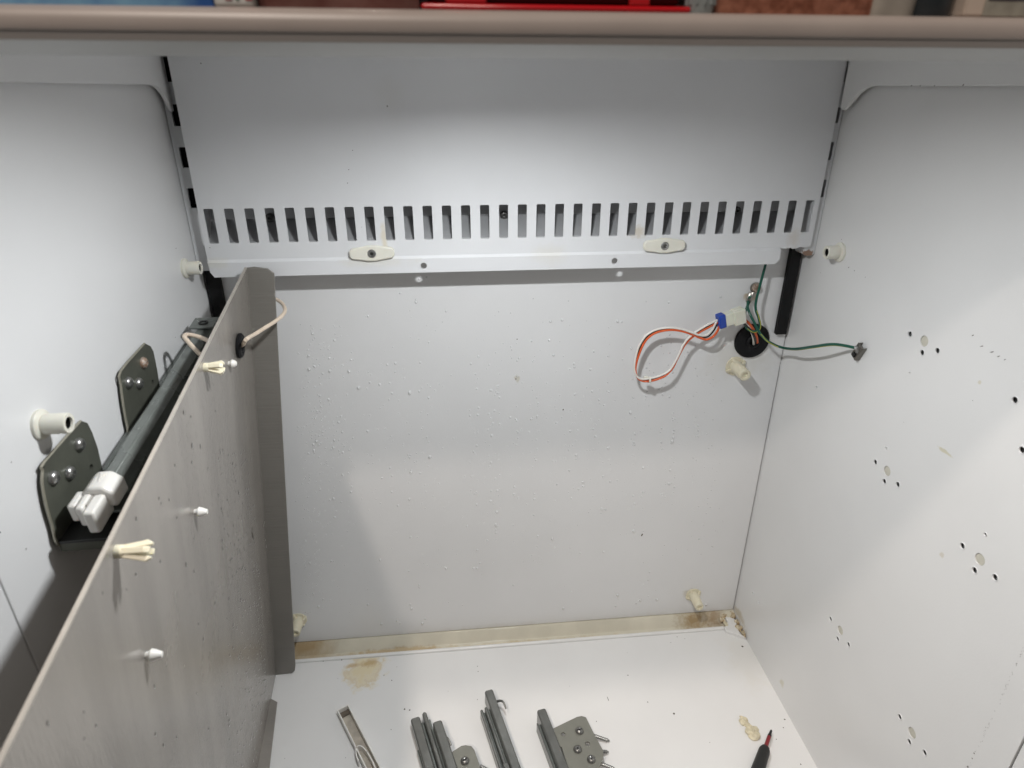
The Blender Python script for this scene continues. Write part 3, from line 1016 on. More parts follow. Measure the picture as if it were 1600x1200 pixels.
ptop = pan(0, 1190)
s_top = (ptop[1] - Hp) / ptop[0]
Lp = ptop[0] + 0.035
hv = N.cross(Z).normalized()
if hv.y > 0:
    hv = -hv
fb = to2d(B0 + hv * (Lp + 0.02), B0, Av, Bv)
panel = thing('duct_panel', 'grey bent sheet panel leaning against the left wall, beaded with water', 'panel', B0 + Av * 0.2)
hol = []
for px, py, r in ((376, 487, 0.0016), (382, 560, .0013), (370, 540, 0.0085)):
    a, b = pan(px, py)
    hol.append(circle(a, b, r, 16))
a, b = pan(393, 834)
hol.append([(a - .004, b - .008), (a + .001, b - .009), (a + .003, b - .001), (a + .0045, b + .004), (a + .001, b + .009), (a - .003, b + .006), (a - .001, b + .001)])
out = [(0, 0.0), fb, (Lp, Hp + s_top * Lp), (0.0, Hp)]
if Av.cross(Bv).dot(N) > 0:
    bm = plate_bm(out, hol, 0.0018, B0, Av, Bv)
else:
    bm = plate_bm(out, hol, 0.0018, B0, Av, Bv)
obj('sheet', bm, M_panel, panel, recenter=False, ang=25)
# cut edge along the top, its lit look put into a lighter colour
bm = bmesh.new()
tl = B0 + Bv * Hp
tf = B0 + Av * Lp + Bv * (Hp + s_top * Lp)
dd = (tf - tl)
obox(bm, (tl + tf) / 2 + Bv * 0.0004, dd / 2, Bv * 0.0005, N * 0.00105)
obj('cut_edge', bm, M_pedge, panel, recenter=False)
# back flange bent to the right
FY = -Y * 0.0016


def fl(px, py):
    return at(px, py, 1, B0.y)


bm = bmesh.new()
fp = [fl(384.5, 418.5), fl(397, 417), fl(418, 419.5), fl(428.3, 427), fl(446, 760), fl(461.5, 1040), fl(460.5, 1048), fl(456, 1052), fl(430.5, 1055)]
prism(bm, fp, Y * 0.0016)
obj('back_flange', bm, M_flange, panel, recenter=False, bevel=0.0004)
# bottom flange lying on the floor
bm = bmesh.new()
l0 = (B0.y - at(424, 1092, 2, 0.002).y) / -hv.y
i0 = B0 + hv * l0 + Z * 0.001
i1 = B0 + hv * (Lp - 0.02) + Z * 0.001
o0 = at(433.5, 1098, 2, 0.002)
o1 = at(421.5, 1200, 2, 0.002)
bp = [i0, o0, o0 + (o1 - o0) * 0.2, o1, o1 + (o1 - o0) * 2.0, i1]
prism(bm, bp, Z * 0.0016)
obj('bottom_flange', bm, M_panel, panel, recenter=False, bevel=0.0004)

# grommet and cable on the panel
pc = atp(370, 540, B0, N)
gg = thing('panel_grommet', 'small black grommet near the top of the grey panel', 'grommet', pc)
bm = bmesh.new()
lathe(bm, pc, N, [(0.0050, -0.004), (0.0085, -0.004), (0.0085, 0.0012), (0.0112, 0.0016), (0.0115, 0.0036), (0.0098, 0.0052), (0.0070, 0.0052), (0.0052, 0.0038), (0.0050, -0.004)], 28, cap=False)
obj('ring', bm, M_rubber, gg)
cb = thing('panel_cable', 'beige cable threaded through the grey panel grommet, curling over its edge', 'cable', pc)
bm = bmesh.new()
fy = B0.y
cp = [pc - N * 0.015 + Z * 0.002, pc + N * 0.003, atp(385, 530, B0 + N * 0.012, N), at(400, 521, 1, fy - 0.045), at(415, 511.5, 1, fy - 0.038), at(430, 502, 1, fy - 0.024), at(441, 493, 1, fy - 0.012), at(445.5, 484.5, 1, fy - 0.002), at(442, 475.5, 1, fy + 0.008), at(434, 469, 1, fy + 0.014), at(424, 466, 1, fy + 0.018), at(410, 470, 1, fy + 0.018)]
tube(bm, cp, 0.0018, 10, 8)
obj('sleeve', bm, M_cable, cb)
bm = bmesh.new()
c1 = at(322, 531, 0, XL + 0.045)
tube(bm, [at(330, 535, 0, XL + 0.050), at(318, 529, 0, XL + 0.040), at(304, 524.5, 0, XL + 0.032), at(292, 523, 0, XL + 0.026), at(288, 526, 0, XL + 0.026), at(294, 534, 0, XL + 0.030), at(304, 545, 0, XL + 0.036), at(314, 555, 0, XL + 0.042)], 0.0018, 10, 8)
obj('hidden_loop', bm, M_cable, cb)

# push clips through the sheet


def push_clip(px, py, L, label, full=True, spread=0.0014):
    b = atp(px, py, B0 + N * 0.0009, N)
    t = thing('push_clip', label, 'push clip', b, 'push clips stuck through the grey panel')
    if full:
        bm = bmesh.new()
        lathe(bm, b, N, [(0.0034, 0), (0.0034, 0.003), (0.0028, 0.0042), (0.0, 0.0044)], 16, cap=False)
        obj('collar', bm, M_cream, t)
        for k in range(4):
            a = math.pi / 4 + k * math.pi / 2
            d = Av * math.cos(a) + Bv * math.sin(a)
            s = N.cross(d)
            bm = bmesh.new()
            w0, w1 = 0.0016, 0.0017
            i0, i1 = 0.0005, 0.0012 + spread
            prism(bm, [b + N * 0.002 + d * i0 - s * w0, b + N * 0.002 + d * (i0 + .0024) - s * w0, b + N * L * 0.72 + d * (i1 + .0022) - s * w1,
                       b + N * L * 0.86 + d * (i1 + .0028) - s * w1, b + N * L + d * (i1 + .0014) - s * w1, b + N * L + d * (i1 + .0002) - s * w1, b + N * L * 0.6 + d * i1 * .7 - s * w0], s * 2 * w0)
            obj('prong', bm, M_cream, t, bevel=0.0004)
    else:
        bm = bmesh.new()
        lathe(bm, b, N, [(0.0020, 0), (0.0022, 0.0012), (0.0036, 0.0028), (0.0030, 0.005), (0.0017, L), (0, L)], 14, cap=False)
        obj('head', bm, M_wplast, t)


push_clip(181, 862, 0.0165, 'long cream push clip near the panel edge below the white slide cap')
push_clip(319, 574, 0.0135, 'cream three-pronged push clip near the top of the panel below the grommet')
push_clip(357, 568, 0.0065, 'tiny white push clip tip just right of the upper cream clip', False)
push_clip(304, 800, 0.0085, 'small white push clip tip halfway down the grey panel', False)
push_clip(228, 1024, 0.0085, 'small white push clip tip lowest on the grey panel', False)

# ------------------------------------------------------------------ slide still mounted on the left wall
ms = thing('mounted_slide', 'dark grey drawer slide screwed to the left wall behind the grey panel', 'drawer slide', at(160, 740, 0, XL))
F0 = at(155, 750, 0, XL + 0.021)
K0 = at(306, 518, 0, XL + 0.017)
dv = (K0 - F0).normalized()
sidew = Vector((1, 0, 0))
sidew = (sidew - dv * sidew.dot(dv)).normalized()
upv = sidew.cross(dv)
if upv.z < 0:
    upv = -upv
Lr = (K0 - F0).length + 0.012


def rail_prism(name, prof, l0, l1, m, bev=0.0008):
    bm = bmesh.new()
    prism(bm, [F0 + dv * l0 + sidew * a + upv * b for a, b in prof], dv * (l1 - l0))
    return obj(name, bm, m, ms, bevel=bev)


rail_prism('upper_rail', [(0.000, 0.000), (0.002, 0.0025), (0.0085, 0.0025), (0.0125, -0.0015), (0.0135, -0.011), (0.0105, -0.0115), (0.0095, -0.004), (0.003, -0.003), (0.0015, -0.0115), (-0.0008, -0.0115)], -0.004, Lr, M_rail)
rail_prism('middle_rail', [(0.0025, -0.010), (0.011, -0.010), (0.011, -0.0165), (0.0025, -0.0165)], 0.004, Lr - 0.004, M_rail)
rail_prism('lower_rail', [(-0.004, -0.017), (0.024, -0.017), (0.0255, -0.010), (0.0275, -0.010), (0.0265, -0.0195), (-0.004, -0.0195)], -0.010, Lr + 0.004, M_rail)
rail_prism('wall_leg', [(-0.0175, -0.0195), (-0.004, -0.0195), (-0.004, -0.0172), (-0.0175, -0.0172)], -0.012, Lr, M_rail)
# dimples on the upper rail
for l, a in ((0.052, .005), (0.084, .0035), (0.088, .006), (0.128, .004), (0.150, .006)):
    bm = bmesh.new()
    lathe(bm, F0 + dv * l + sidew * a + upv * 0.0024, upv, [(0.0017, 0), (0.0013, 0.0004), (0.0008, 0.0002), (0, 0.0)], 12, cap=False)
    obj('rivet', bm, M_rail, ms)
# end block at the back with bolt
bm = bmesh.new()
obox(bm, F0 + dv * (Lr - 0.004) + sidew * 0.006 + upv * 0.004, dv * 0.010, sidew * 0.0105, upv * 0.0012)
obj('end_bracket', bm, M_rail, ms, bevel=0.0006)
bm = bmesh.new()
lathe(bm, F0 + dv * (Lr - 0.006) + sidew * 0.006 + upv * 0.0052, upv, [(0.0042, 0), (0.0042, 0.001), (0.0025, 0.0012), (0.002, -0.0005), (0, -0.0005)], 16, cap=False)
obj('bolt', bm, M_tip, ms)
# mounting plates
for pts, hs, scr in (
        ([(225, 537), (187.5, 580), (187.8, 600), (189.6, 617.5), (193, 640), (198.5, 668), (206, 690), (262, 640), (247, 601), (243, 575), (237.5, 549), (233, 541)], [(236.6, 597.5)], [(201.7, 598, 0), (218, 599, 0), (225, 567, 1)]),
        ([(125, 658), (68, 722), (65.5, 735), (64.6, 755), (71, 790), (80, 820), (89.5, 851), (120, 850), (165, 770), (156, 726), (150, 700), (141, 675), (134, 661)], [(140, 730)], [(125, 694.6, 0), (84.6, 746.7, 0), (110, 739, 0)])):
    xp = XL + 0.0028
    O = Vector((xp, 0, 0))
    P = [at(a, b, 0, xp) for a, b in pts]
    hh = []
    for a, b in hs:
        p = at(a, b, 0, xp)
        hh.append(circle(p.y, p.z, 0.0021, 14))
    bm = plate_bm([(p.y, p.z) for p in P], hh, 0.0022, O, Y, Z)
    pl = obj('mounting_plate', bm, M_plate, ms, recenter=False)
    # bare cut edge running round the plate's front side
    bm = bmesh.new()
    tube(bm, [Vector((xp + 0.0004, p.y, p.z)) for p in P[:8]], 0.00085, 6, 3)
    obj('bare_edge', bm, M_edge, pl, recenter=False)
    for a, b, k in scr:
        c = at(a, b, 0, xp + 0.002)
        c.x = xp + 0.0011
        bm = bmesh.new()
        lathe(bm, c, X, [(0.0046, 0), (0.0046, 0.0006), (0.0039, 0.0022), (0.0026, 0.0031), (0.0015, 0.0033), (0.0013, 0.0016), (0, 0.0016)], 20, cap=False)
        obj('screw', bm, M_rusty if k else M_steel, pl)
# supporting ledge of the front bracket
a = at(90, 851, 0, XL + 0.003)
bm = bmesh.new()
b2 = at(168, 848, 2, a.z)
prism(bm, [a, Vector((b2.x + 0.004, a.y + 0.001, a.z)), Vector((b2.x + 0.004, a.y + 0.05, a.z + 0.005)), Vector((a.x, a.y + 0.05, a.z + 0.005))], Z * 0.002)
obj('ledge', bm, mat('ledge_shade_black', (0.02, 0.02, 0.02), 0.35), ms, bevel=0.0004)  # near-black colour holds the shade inside the bracket
bm = bmesh.new()
prism(bm, [a + Y * 0.0006, Vector((b2.x + 0.004, a.y + 0.0016, a.z)), Vector((b2.x + 0.004, a.y + 0.0016, a.z - 0.006)), a + Y * 0.0006 - Z * 0.006], Y * 0.002)
obj('ledge_lip', bm, M_plate, ms, bevel=0.0004)
# white plastic cap on the rail's front end
cpx = thing('slide_cap', 'white two-pronged plastic cap on the front end of the wall slide', 'cap', F0)


def capbox(a0, a1, b0, b1, l0, l1, taper=0.0):
    bm = bmesh.new()
    p = [F0 + dv * l + sidew * (a + (taper if l == l0 else 0)) + upv * b for l in (l0, l1) for a, b in ((a0, b0), (a1, b0), (a1, b1), (a0, b1))]
    v = [bm.verts.new(q) for q in p]
    for f in ((0, 1, 2, 3), (4, 5, 6, 7), (0, 1, 5, 4), (1, 2, 6, 5), (2, 3, 7, 6), (3, 0, 4, 7)):
        bm.faces.new([v[i] for i in f])
    return bm


bm = bmesh.new()
pf = [(-0.004, -0.0105), (-0.005, 0.0005), (0.000, 0.0050), (0.0080, 0.0050), (0.0138, -0.0005), (0.0140, -0.0105)]
prism(bm, [F0 + dv * 0.003 + sidew * a_ + upv * b_ for a_, b_ in pf], -dv * 0.017)
obj('cap_body', bm, M_wplast, cpx, bevel=0.0016, ang=60)
for a0, a1, l0, l1, b0, b1 in ((-0.0090, -0.0040, -0.024, -0.010, -0.0120, 0.0005), (-0.0032, 0.0014, -0.027, -0.010, -0.0135, 0.0010), (0.0022, 0.0088, -0.031, -0.010, -0.0160, 0.000)):
    obj('prong', capbox(a0, a1, b0, b1, l0, l1), M_wplast, cpx, bevel=0.0014, ang=60)

for a_ in (-0.0036, 0.0018):
    obj('groove', capbox(a_, a_ + 0.0005, -0.0118, 0.0004, -0.0235, -0.0105), mat('cap_groove', (0.45, 0.43, 0.40), 0.5), cpx)
bm = bmesh.new()
prism(bm, [F0 + dv * l + sidew * a_ + upv * 0.0051 for l, a_ in ((0.0005, 0.0020), (0.0005, 0.0062), (-0.0085, 0.0041))], upv * 0.0006)
obj('ridge', bm, M_wplast, cpx, bevel=0.0003)

# ------------------------------------------------------------------ loose slides on the floor


def ground_slide(label, end_px, far_px, parts, hook=None, bracket=None, holes=(), screws=(), shanks=(), zlift=0.0):
    """slide lying on the floor; parts are (name, side0, side1, z0, z1, start, chamfer)"""
    E = at(*end_px, 2, 0.010)
    Fp = at(*far_px, 2, 0.010)
    E.z = Fp.z = 0
    d = (Fp - E).normalized()
    sd = Vector((-d.y, d.x, 0))
    if sd.x < 0:
        sd = -sd
    t = thing('drawer_slide', label, 'drawer slide', E, 'loose drawer slides on the floor')
    for name, s0, s1, z0, z1, st, chf, m in parts:
        bm = bmesh.new()
        ln = 0.38
        w = abs(s1 - s0)
        r = min(chf, w * 0.45)
        top = [(s0, st + r * .8), (s0 + r, st), (s1 - r, st), (s1, st + r * .8), (s1, ln), (s0, ln)]
        prism(bm, [E + sd * a + d * b + Z * (z0 + 0.0005) for a, b in top], Z * (z1 - z0))
        obj(name, bm, m, t, bevel=min(0.0016, w * 0.3), ang=50)
    if hook:
        hp = [at(px, py, 2, z) for px, py, z in hook]
        bm = bmesh.new()
        u_, w_ = frame((hp[-1] - hp[0]))
        tube(bm, hp, 0.0016, 8, 5, taper=0.6)
        obj('hook', bm, M_slide, t)
    if bracket:
        zb = 0.016
        P = [at(px, py, 2, zb) for px, py in bracket]
        hh = [circle(at(px, py, 2, zb).x, at(px, py, 2, zb).y, r, 14) for px, py, r in holes]
        bm = plate_bm([(p.x, p.y) for p in P], hh, 0.0022, Vector((0, 0, zb)), X, Y)
        obj('bracket_plate', bm, M_slidep, t, bevel=0.0005)
        for px, py in screws:
            c = at(px, py, 2, zb + 0.002)
            c.z = zb + 0.0011
            bm = bmesh.new()
            lathe(bm, c, Z + X * random.uniform(-.2, .2), [(0.0045, 0), (0.0048, 0.0012), (0.0040, 0.0028), (0.0022, 0.0038), (0.0012, 0.0036), (0, 0.0026)], 18, cap=False)
            lathe(bm, c - Z * 0.0005, -Z, [(0.0022, 0), (0.0021, 0.014), (0.0, 0.015)], 12, cap=False)
            # slot cut across the head
            obj('screw', bm, M_shank, t)
            bm = bmesh.new()
            a_ = random.uniform(0, 3)
            obox(bm, c + Z * 0.0037, Vector((math.cos(a_), math.sin(a_), 0)) * 0.0026, Vector((-math.sin(a_), math.cos(a_), 0)) * 0.0005, Z * 0.0003)
            obj('drive_slot', bm, M_tip, t)
    for (x0, y0, x1, y1, z0, z1) in shanks:
        bm = bmesh.new()
        pa, pb = at(x0, y0, 2, z0), at(x1, y1, 2, z1)
        dl = (pb - pa)
        L_ = dl.length
        prof = []
        k = 0
        while k * 0.0011 < L_ * 0.86:
            prof.append((0.0021 if k % 2 else 0.0016, k * 0.0011))
            k += 1
        prof += [(0.0011, L_ * 0.95), (0, L_)]
        lathe(bm, pa, dl, prof, 12, cap=False)
        obj('screw_shank', bm, M_shank, t)
    return t


G, GD = M_slide, M_rail
ground_slide('grey drawer slide beside the white strip, hook and one-screw bracket at its right', (650, 1126), (672, 1201),
             [('outer_rail', -0.0065, 0.0045, 0.0, 0.016, 0.0, 0.0016, G), ('inner_web', 0.0046, 0.0078, 0.0, 0.009, 0.004, 0.001, GD), ('middle_rail', 0.0080, 0.0135, 0.0, 0.015, -0.004, 0.002, G),
              ('ball_track', 0.0136, 0.0160, 0.0, 0.010, 0.004, 0.001, GD), ('inner_rail', 0.0155, 0.0265, 0.0, 0.020, 0.017, 0.0016, G), ('side_lip', -0.0080, -0.0066, 0.002, 0.009, 0.036, 0.0004, GD)],
             hook=[(689, 1150, .014), (696, 1151, .017), (701, 1156, .017), (705, 1165, .014)],
             bracket=[(699, 1182), (704, 1177), (720, 1166.5), (728, 1165), (736.5, 1166.5), (741, 1172), (750, 1197), (756, 1225), (722, 1240), (708, 1204)],
             screws=[(726.5, 1189)], shanks=[(750, 1197, 768, 1206, .010, .003)])
ground_slide('grey drawer slide reaching furthest back, small hook, no bracket in view', (763, 1087), (803, 1201),
             [('outer_rail', -0.0050, 0.0055, 0.0, 0.020, 0.0, 0.0016, G), ('inner_web', -0.0068, -0.0051, 0.0, 0.012, 0.020, 0.001, GD), ('middle_rail', -0.0105, -0.0070, 0.0, 0.015, 0.018, 0.001, G),
              ('ball_track', -0.0125, -0.0106, 0.0, 0.009, 0.020, 0.0008, GD), ('inner_rail', -0.0160, -0.0126, 0.0, 0.014, 0.019, 0.001, G), ('stop_block', -0.0125, -0.0060, 0.0, 0.021, 0.095, 0.001, G)],
             hook=[(776.5, 1096, .014), (783, 1095, .018), (787.5, 1099, .018), (790.5, 1108, .015)])
ground_slide('rightmost grey drawer slide, wide bracket with three screws', (845, 1117), (877, 1201),
             [('outer_rail', -0.0055, 0.0055, 0.0, 0.020, 0.0, 0.0016, G), ('ball_track', -0.0078, -0.0056, 0.0, 0.011, 0.012, 0.001, GD), ('inner_rail', -0.0095, -0.0079, 0.0, 0.014, 0.012, 0.0006, G),
              ('stop_block', 0.0070, 0.0120, 0.0, 0.020, 0.078, 0.001, GD)],
             bracket=[(861, 1143), (864, 1139), (901, 1121), (909, 1119.5), (915.5, 1121.5), (926, 1143), (942, 1173), (943, 1180), (938, 1197), (934, 1204), (925, 1212), (892, 1212), (886, 1196), (877.5, 1168), (870, 1165)],
             holes=[(880, 1147.7, .0022), (918, 1162.6, .0026)],
             screws=[(905.4, 1142), (902.5, 1171), (924, 1186.5)],
             shanks=[(927, 1149, 953, 1158, .009, .002), (936, 1174, 951, 1175, .009, .003), (938, 1193, 962, 1202, .009, .002)])

# white plastic channel with a bowed spring strip
st = thing('plastic_channel', 'white plastic channel strip with a bowed tongue lying on the floor', 'plastic strip', at(550, 1140, 2, 0))
E = at(536, 1108, 2, 0.006)
E.z = 0
Fp = at(583, 1201, 2, 0.006)
Fp.z = 0
d = (Fp - E).normalized()
sd = Vector((-d.y, d.x, 0))
if sd.x < 0:
    sd = -sd


def loc(a, b, z):
    return E + sd * a + d * b + Z * z


def slab(name, pts, h, m, z0=0.0005, bev=0.0003):
    bm = bmesh.new()
    prism(bm, [loc(a, b, z0) for a, b in pts], Z * h)
    obj(name, bm, m, st, bevel=bev)


slab('channel_base', [(-0.0056, 0.0), (0.0056, 0.0), (0.0056, 0.34), (-0.0056, 0.34)], 0.0012, mat('brown_plastic_inside', (0.52, 0.47, 0.40), 0.5, var=0.3, vscale=120))  # inside mottled, browner and darker than the walls
slab('channel_wall', [(-0.0072, -0.0008), (-0.0057, -0.0008), (-0.0057, 0.34), (-0.0072, 0.34)], 0.0085, M_wplast)
slab('channel_wall', [(0.0057, -0.0008), (0.0072, -0.0008), (0.0072, 0.34), (0.0057, 0.34)], 0.0085, M_wplast)
slab('end_wall', [(-0.0056, -0.0008), (0.0056, -0.0008), (0.0056, 0.0008), (-0.0056, 0.0008)], 0.0085, M_wplast)
slab('end_pocket', [(-0.0056, 0.0010), (0.0056, 0.0010), (0.0056, 0.008), (-0.0056, 0.008)], 0.0016, mat('dark_brown_pocket', (0.16, 0.13, 0.10), 0.6, var=0.4, vscale=200), z0=0.0018)  # dark brown fill at the channel's end
# bowed tongue: a curved strip between the walls
bm = bmesh.new()
path = [(-0.0105, 0.075), (-0.0095, 0.066), (-0.006, 0.058), (-0.001, 0.060), (0.0015, 0.070), (0.002, 0.085), (0.0005, 0.105), (-0.002, 0.13), (-0.004, 0.16)]
sp = spline([Vector((a, b, 0)) for a, b in path], 6)
inner = [loc(p.x, p.y, 0.002) for p in sp]
tl_ = []
for i, p in enumerate(sp):
    t_ = (sp[min(i + 1, len(sp) - 1)] - sp[max(0, i - 1)]).normalized()
    nrm = Vector((-t_.y, t_.x, 0))
    tl_.append((loc(*(p + nrm * 0.0006).xy, 0.002), loc(*(p - nrm * 0.0006).xy, 0.002)))
for (a0, b0), (a1, b1) in zip(tl_[:-1], tl_[1:]):
    v = [bm.verts.new(q + Z * h) for h in (0, 0.0075) for q in (a0, b0, b1, a1)]
    for f in ((0, 1, 2, 3), (4, 5, 6, 7), (0, 1, 5, 4), (1, 2, 6, 5), (2, 3, 7, 6), (3, 0, 4, 7)):
        bm.faces.new([v[i] for i in f])
bmesh.ops.remove_doubles(bm, verts=bm.verts, dist=1e-5)
obj('spring_tongue', bm, M_wplast, st)

# screwdriver
sdv = thing('screwdriver', 'screwdriver with black handle, red shaft and dark tip in the lower right', 'screwdriver', at(1195, 1170, 2, 0))
hz_ = 0.009
a0 = at(1205.2, 1141, 2, hz_)
a1 = at(1196, 1168, 2, hz_)
ax = (a1 - a0).normalized()
L1 = (a1 - a0).length
bm = bmesh.new()
lathe(bm, a0, ax, [(0.0009, 0), (0.0013, 0.001), (0.0016, 0.006), (0.0021, 0.0075), (0.0021, 0.0095)], 16)
obj('tip', bm, M_tip, sdv)
bm = bmesh.new()
lathe(bm, a0 + ax * 0.0092, ax, [(0.0019, 0), (0.0022, 0.001), (0.0022, L1 + 0.004)], 16)
obj('shaft', bm, M_redshaft, sdv)
bm = bmesh.new()
lathe(bm, a0 + ax * L1, ax, [(0.0030, -0.001), (0.0043, 0.0), (0.0047, 0.0022), (0.0056, 0.0028), (0.0061, 0.0060), (0.0063, 0.014), (0.0068, 0.03), (0.0078, 0.05), (0.0078, 0.09), (0.0070, 0.10), (0.004, 0.104), (0, 0.105)], 24)
obj('handle', bm, M_grip, sdv)

# dried sealant blob on the floor
bm = bmesh.new()
ptsb = [(1160, 1125, .0036, .0022), (1163, 1129, .0042, .0025), (1167, 1134, .0034, .0022), (1171, 1139, .0036, .0028), (1175, 1144, .0052, .0034), (1177, 1150, .0055, .003), (1172, 1148, .003, .002)]
for i, (px, py, r, h) in enumerate(ptsb):
    p = at(px, py, 2, 0)
    lump(bm, (p.x, p.y, h * 0.55), r * 1.15, r * 1.25, h, 40 + i, amp=0.45)
o = obj('sealant_blob', bm, M_sealw)
m_ = o.modifiers.new('remesh', 'REMESH')
m_.mode = 'VOXEL'
m_.voxel_size = 0.0005
m_.use_smooth_shade = True
tag(o, 'lumpy dried cream sealant lying on the floor by the screwdriver', 'sealant')

# ------------------------------------------------------------------ small loose stuff


def dome(vs_, fs_, c, n, r, h, drop=Vector((0, 0, -1)), seg=8, st_=1.0):
    u_, w_ = frame(n)
    dn = (drop - n * drop.dot(n)).normalized()
    cr = n.cross(dn)
    base = len(vs_)
    rings = ((1.0, 0.0), (0.9, 0.5), (0.62, 0.85))
    for rr, hh in rings:
        for k in range(seg):
            a_ = 2 * math.pi * k / seg
            vs_.append(c + (cr * math.cos(a_) + dn * math.sin(a_) * st_) * r * rr + n * h * hh)
    vs_.append(c + n * h)
    for q in range(2):
        for k in range(seg):
            z_ = (k + 1) % seg
            fs_.append((base + q * seg + k, base + q * seg + z_, base + (q + 1) * seg + z_, base + (q + 1) * seg + k))
    for k in range(seg):
        fs_.append((base + 2 * seg + k, base + 2 * seg + (k + 1) % seg, base + 3 * seg))


def mesh_stuff(name, V, Fc, m, label, cat):
    me = bpy.data.meshes.new(name)
    me.from_pydata([tuple(v) for v in V], [], Fc)
    me.materials.append(m)
    me.update()
    me.shade_smooth()
    o = bpy.data.objects.new(name, me)
    COL.objects.link(o)
    tag(o, label, cat, kind='stuff')
    return o


rnd = random.Random(11)
V, Fc = [], []
big = [(488, 521), (483, 577), (494, 690), (498, 695), (515, 580), (605, 570), (655, 612), (697, 888), (640, 614), (746, 888), (750, 880), (865, 555), (870, 757), (910, 754), (911, 760), (950, 700), (940, 795), (946, 796), (990, 830), (965, 502), (1033, 691), (1047, 735), (1045, 756), (1103, 945), (775, 820),
       (640, 715), (642, 738), (672, 714), (730, 822), (776, 800), (834, 805), (863, 842), (912, 753), (655, 914), (860, 502), (878, 500), (858, 532), (1010, 575), (1046, 620), (1053, 672), (1050, 690), (1052, 684), (1090, 665), (985, 645), (925, 612), (650, 468), (650, 472), (625, 458), (575, 494), (697, 486),
       (740, 888), (965, 930), (880, 951), (994, 943), (1000, 938), (962, 947), (1026, 937), (575, 945), (660, 974), (664, 967), (625, 974), (620, 970), (641, 945), (596, 975), (484, 880), (505, 937), (498, 948), (594, 875), (643, 951), (802, 914), (640, 780), (622, 790), (830, 655), (746, 860), (560, 606), (545, 580)]
for px, py in big:
    c = at(px, py, 1, YB)
    r = rnd.uniform(.0011, .0019)
    dome(V, Fc, c, -Y, r, r * .85, st_=rnd.uniform(1.0, 1.35))
cols = [480, 492, 500, 515, 521, 533, 548, 575, 595, 612, 640, 655, 668, 735, 745, 765, 772, 778, 800, 808, 834, 838, 868, 890, 900, 925, 940, 950, 975, 990, 1003, 1012, 1035, 1050, 1053, 1075, 1090, 1110]
for cx in cols:
    for k in range(rnd.randint(4, 14)):
        py = rnd.triangular(480, 960, 640)
        px = cx + rnd.gauss(0, 2.2) + (py - 700) * (790 - cx) * -0.00003
        c = at(px, py, 1, YB)
        r = rnd.choice((.0007, .0008, .0010, .0012, .0014))
        dome(V, Fc, c, -Y, r, r * .7, st_=rnd.uniform(1, 1.3))
for k in range(200):
    px, py = rnd.gauss(492, 20), rnd.uniform(500, 960)
    if px < 462:
        continue
    c = at(px, py, 1, YB)
    dome(V, Fc, c, -Y, rnd.uniform(.0005, .0010), rnd.uniform(.0002, .0004), seg=6)
for k in range(650):
    px, py = rnd.uniform(470, 1130), rnd.triangular(450, 960, 700)
    c = at(px, py, 1, YB)
    r = rnd.choice((.0004, .0005, .0006, .0008))
    dome(V, Fc, c, -Y, r, r * .8, seg=6)
for px in (699, 705, 711, 717, 723, 729):
    c = at(px, 986 - (px - 700) * .07, 2, 0.006)
    dome(V, Fc, c, (Z - Y).normalized(), .0016, .0010, st_=1.0)
for px, py in ((655, 436), (667, 433), (1045, 473), (1126, 464)):
    dome(V, Fc, at(px, py, 1, YB), -Y, .0014, .001)
mesh_stuff('water_droplets', V, Fc, M_water, 'clear water droplets beaded over the back wall', 'droplets')

V, Fc = [], []
BN = N
for k in range(580):
    if k < 520:
        py = rnd.uniform(700, 1200)
        edge_x = 398 + (py - 700) * 0.07
        px = edge_x - abs(rnd.gauss(0, 26)) - 8
    else:
        py = rnd.uniform(560, 1200)
        px = rnd.uniform(384 - (py - 419) * 0.45, 420)
    a_, b_ = pan(px, py)
    if a_ < 0.004 or b_ < 0.005 or b_ > Hp - 0.01:
        continue
    c = B0 + Av * a_ + Bv * b_ + N * 0.0009
    r = rnd.uniform(.0004, .0010)
    dome(V, Fc, c, N, r, r * .6, st_=rnd.uniform(1.2, 2.6), seg=7)
mesh_stuff('panel_droplets', V, Fc, M_water2, 'clear water droplets running down the grey panel', 'droplets')

# dirt flecks lying on the floor and stuck to the walls
V, Fc = [], []


def fleck(c, n, r, ln=1.0, ang=0.0):
    u_, w_ = frame(n)
    a1_ = u_ * math.cos(ang) + w_ * math.sin(ang)
    b1_ = n.cross(a1_)
    base = len(V)
    for s1, s2 in ((-1, -.6), (-.2, -1), (1, -.4), (.7, .8), (-.6, 1)):
        V.append(c + a1_ * r * ln * s1 * rnd.uniform(.8, 1.2) + b1_ * r * s2 * rnd.uniform(.8, 1.2))
    V.append(c + n * r * 0.8)
    for k in range(5):
        Fc.append((base + k, base + (k + 1) % 5, base + 5))


for px, py, r in ((632, 1108, .0016), (640, 1109.5, .0016), (612, 1063, .0011), (600, 1055, .001), (747, 1049, .0009), (746, 1041, .0008), (611, 1140, .0008), (562, 1139, .0009), (746, 1093, .0008), (932, 1127, .0009), (981, 1055, .0012), (1160, 1010, .0022), (1048, 1004, .0008), (1070, 998, .0007), (1053, 1115, .0018),
                  (1012, 1097, .0010), (1226, 1124, .0014), (1224, 1137, .0010), (1213, 1155, .0009), (1251, 1194, .0011), (1058, 995, .0009), (1047, 990, .0012), (505, 1033, .0011), (534, 1031, .0015), (528, 1060, .0006), (620, 1012 + 30, .0006), (445, 1185, .0006), (1109, 1160, .0007), (540, 1184, .0006), (980, 1020, .0005), (890, 1072, .0005), (700, 1080, .0005)):
    fleck(at(px, py, 2, 0.0001), Z, r * .6, 1.2, rnd.uniform(0, 3))
fleck(at(950, 1092, 2, 0.0001), Z, .0004, 8, 0.05)
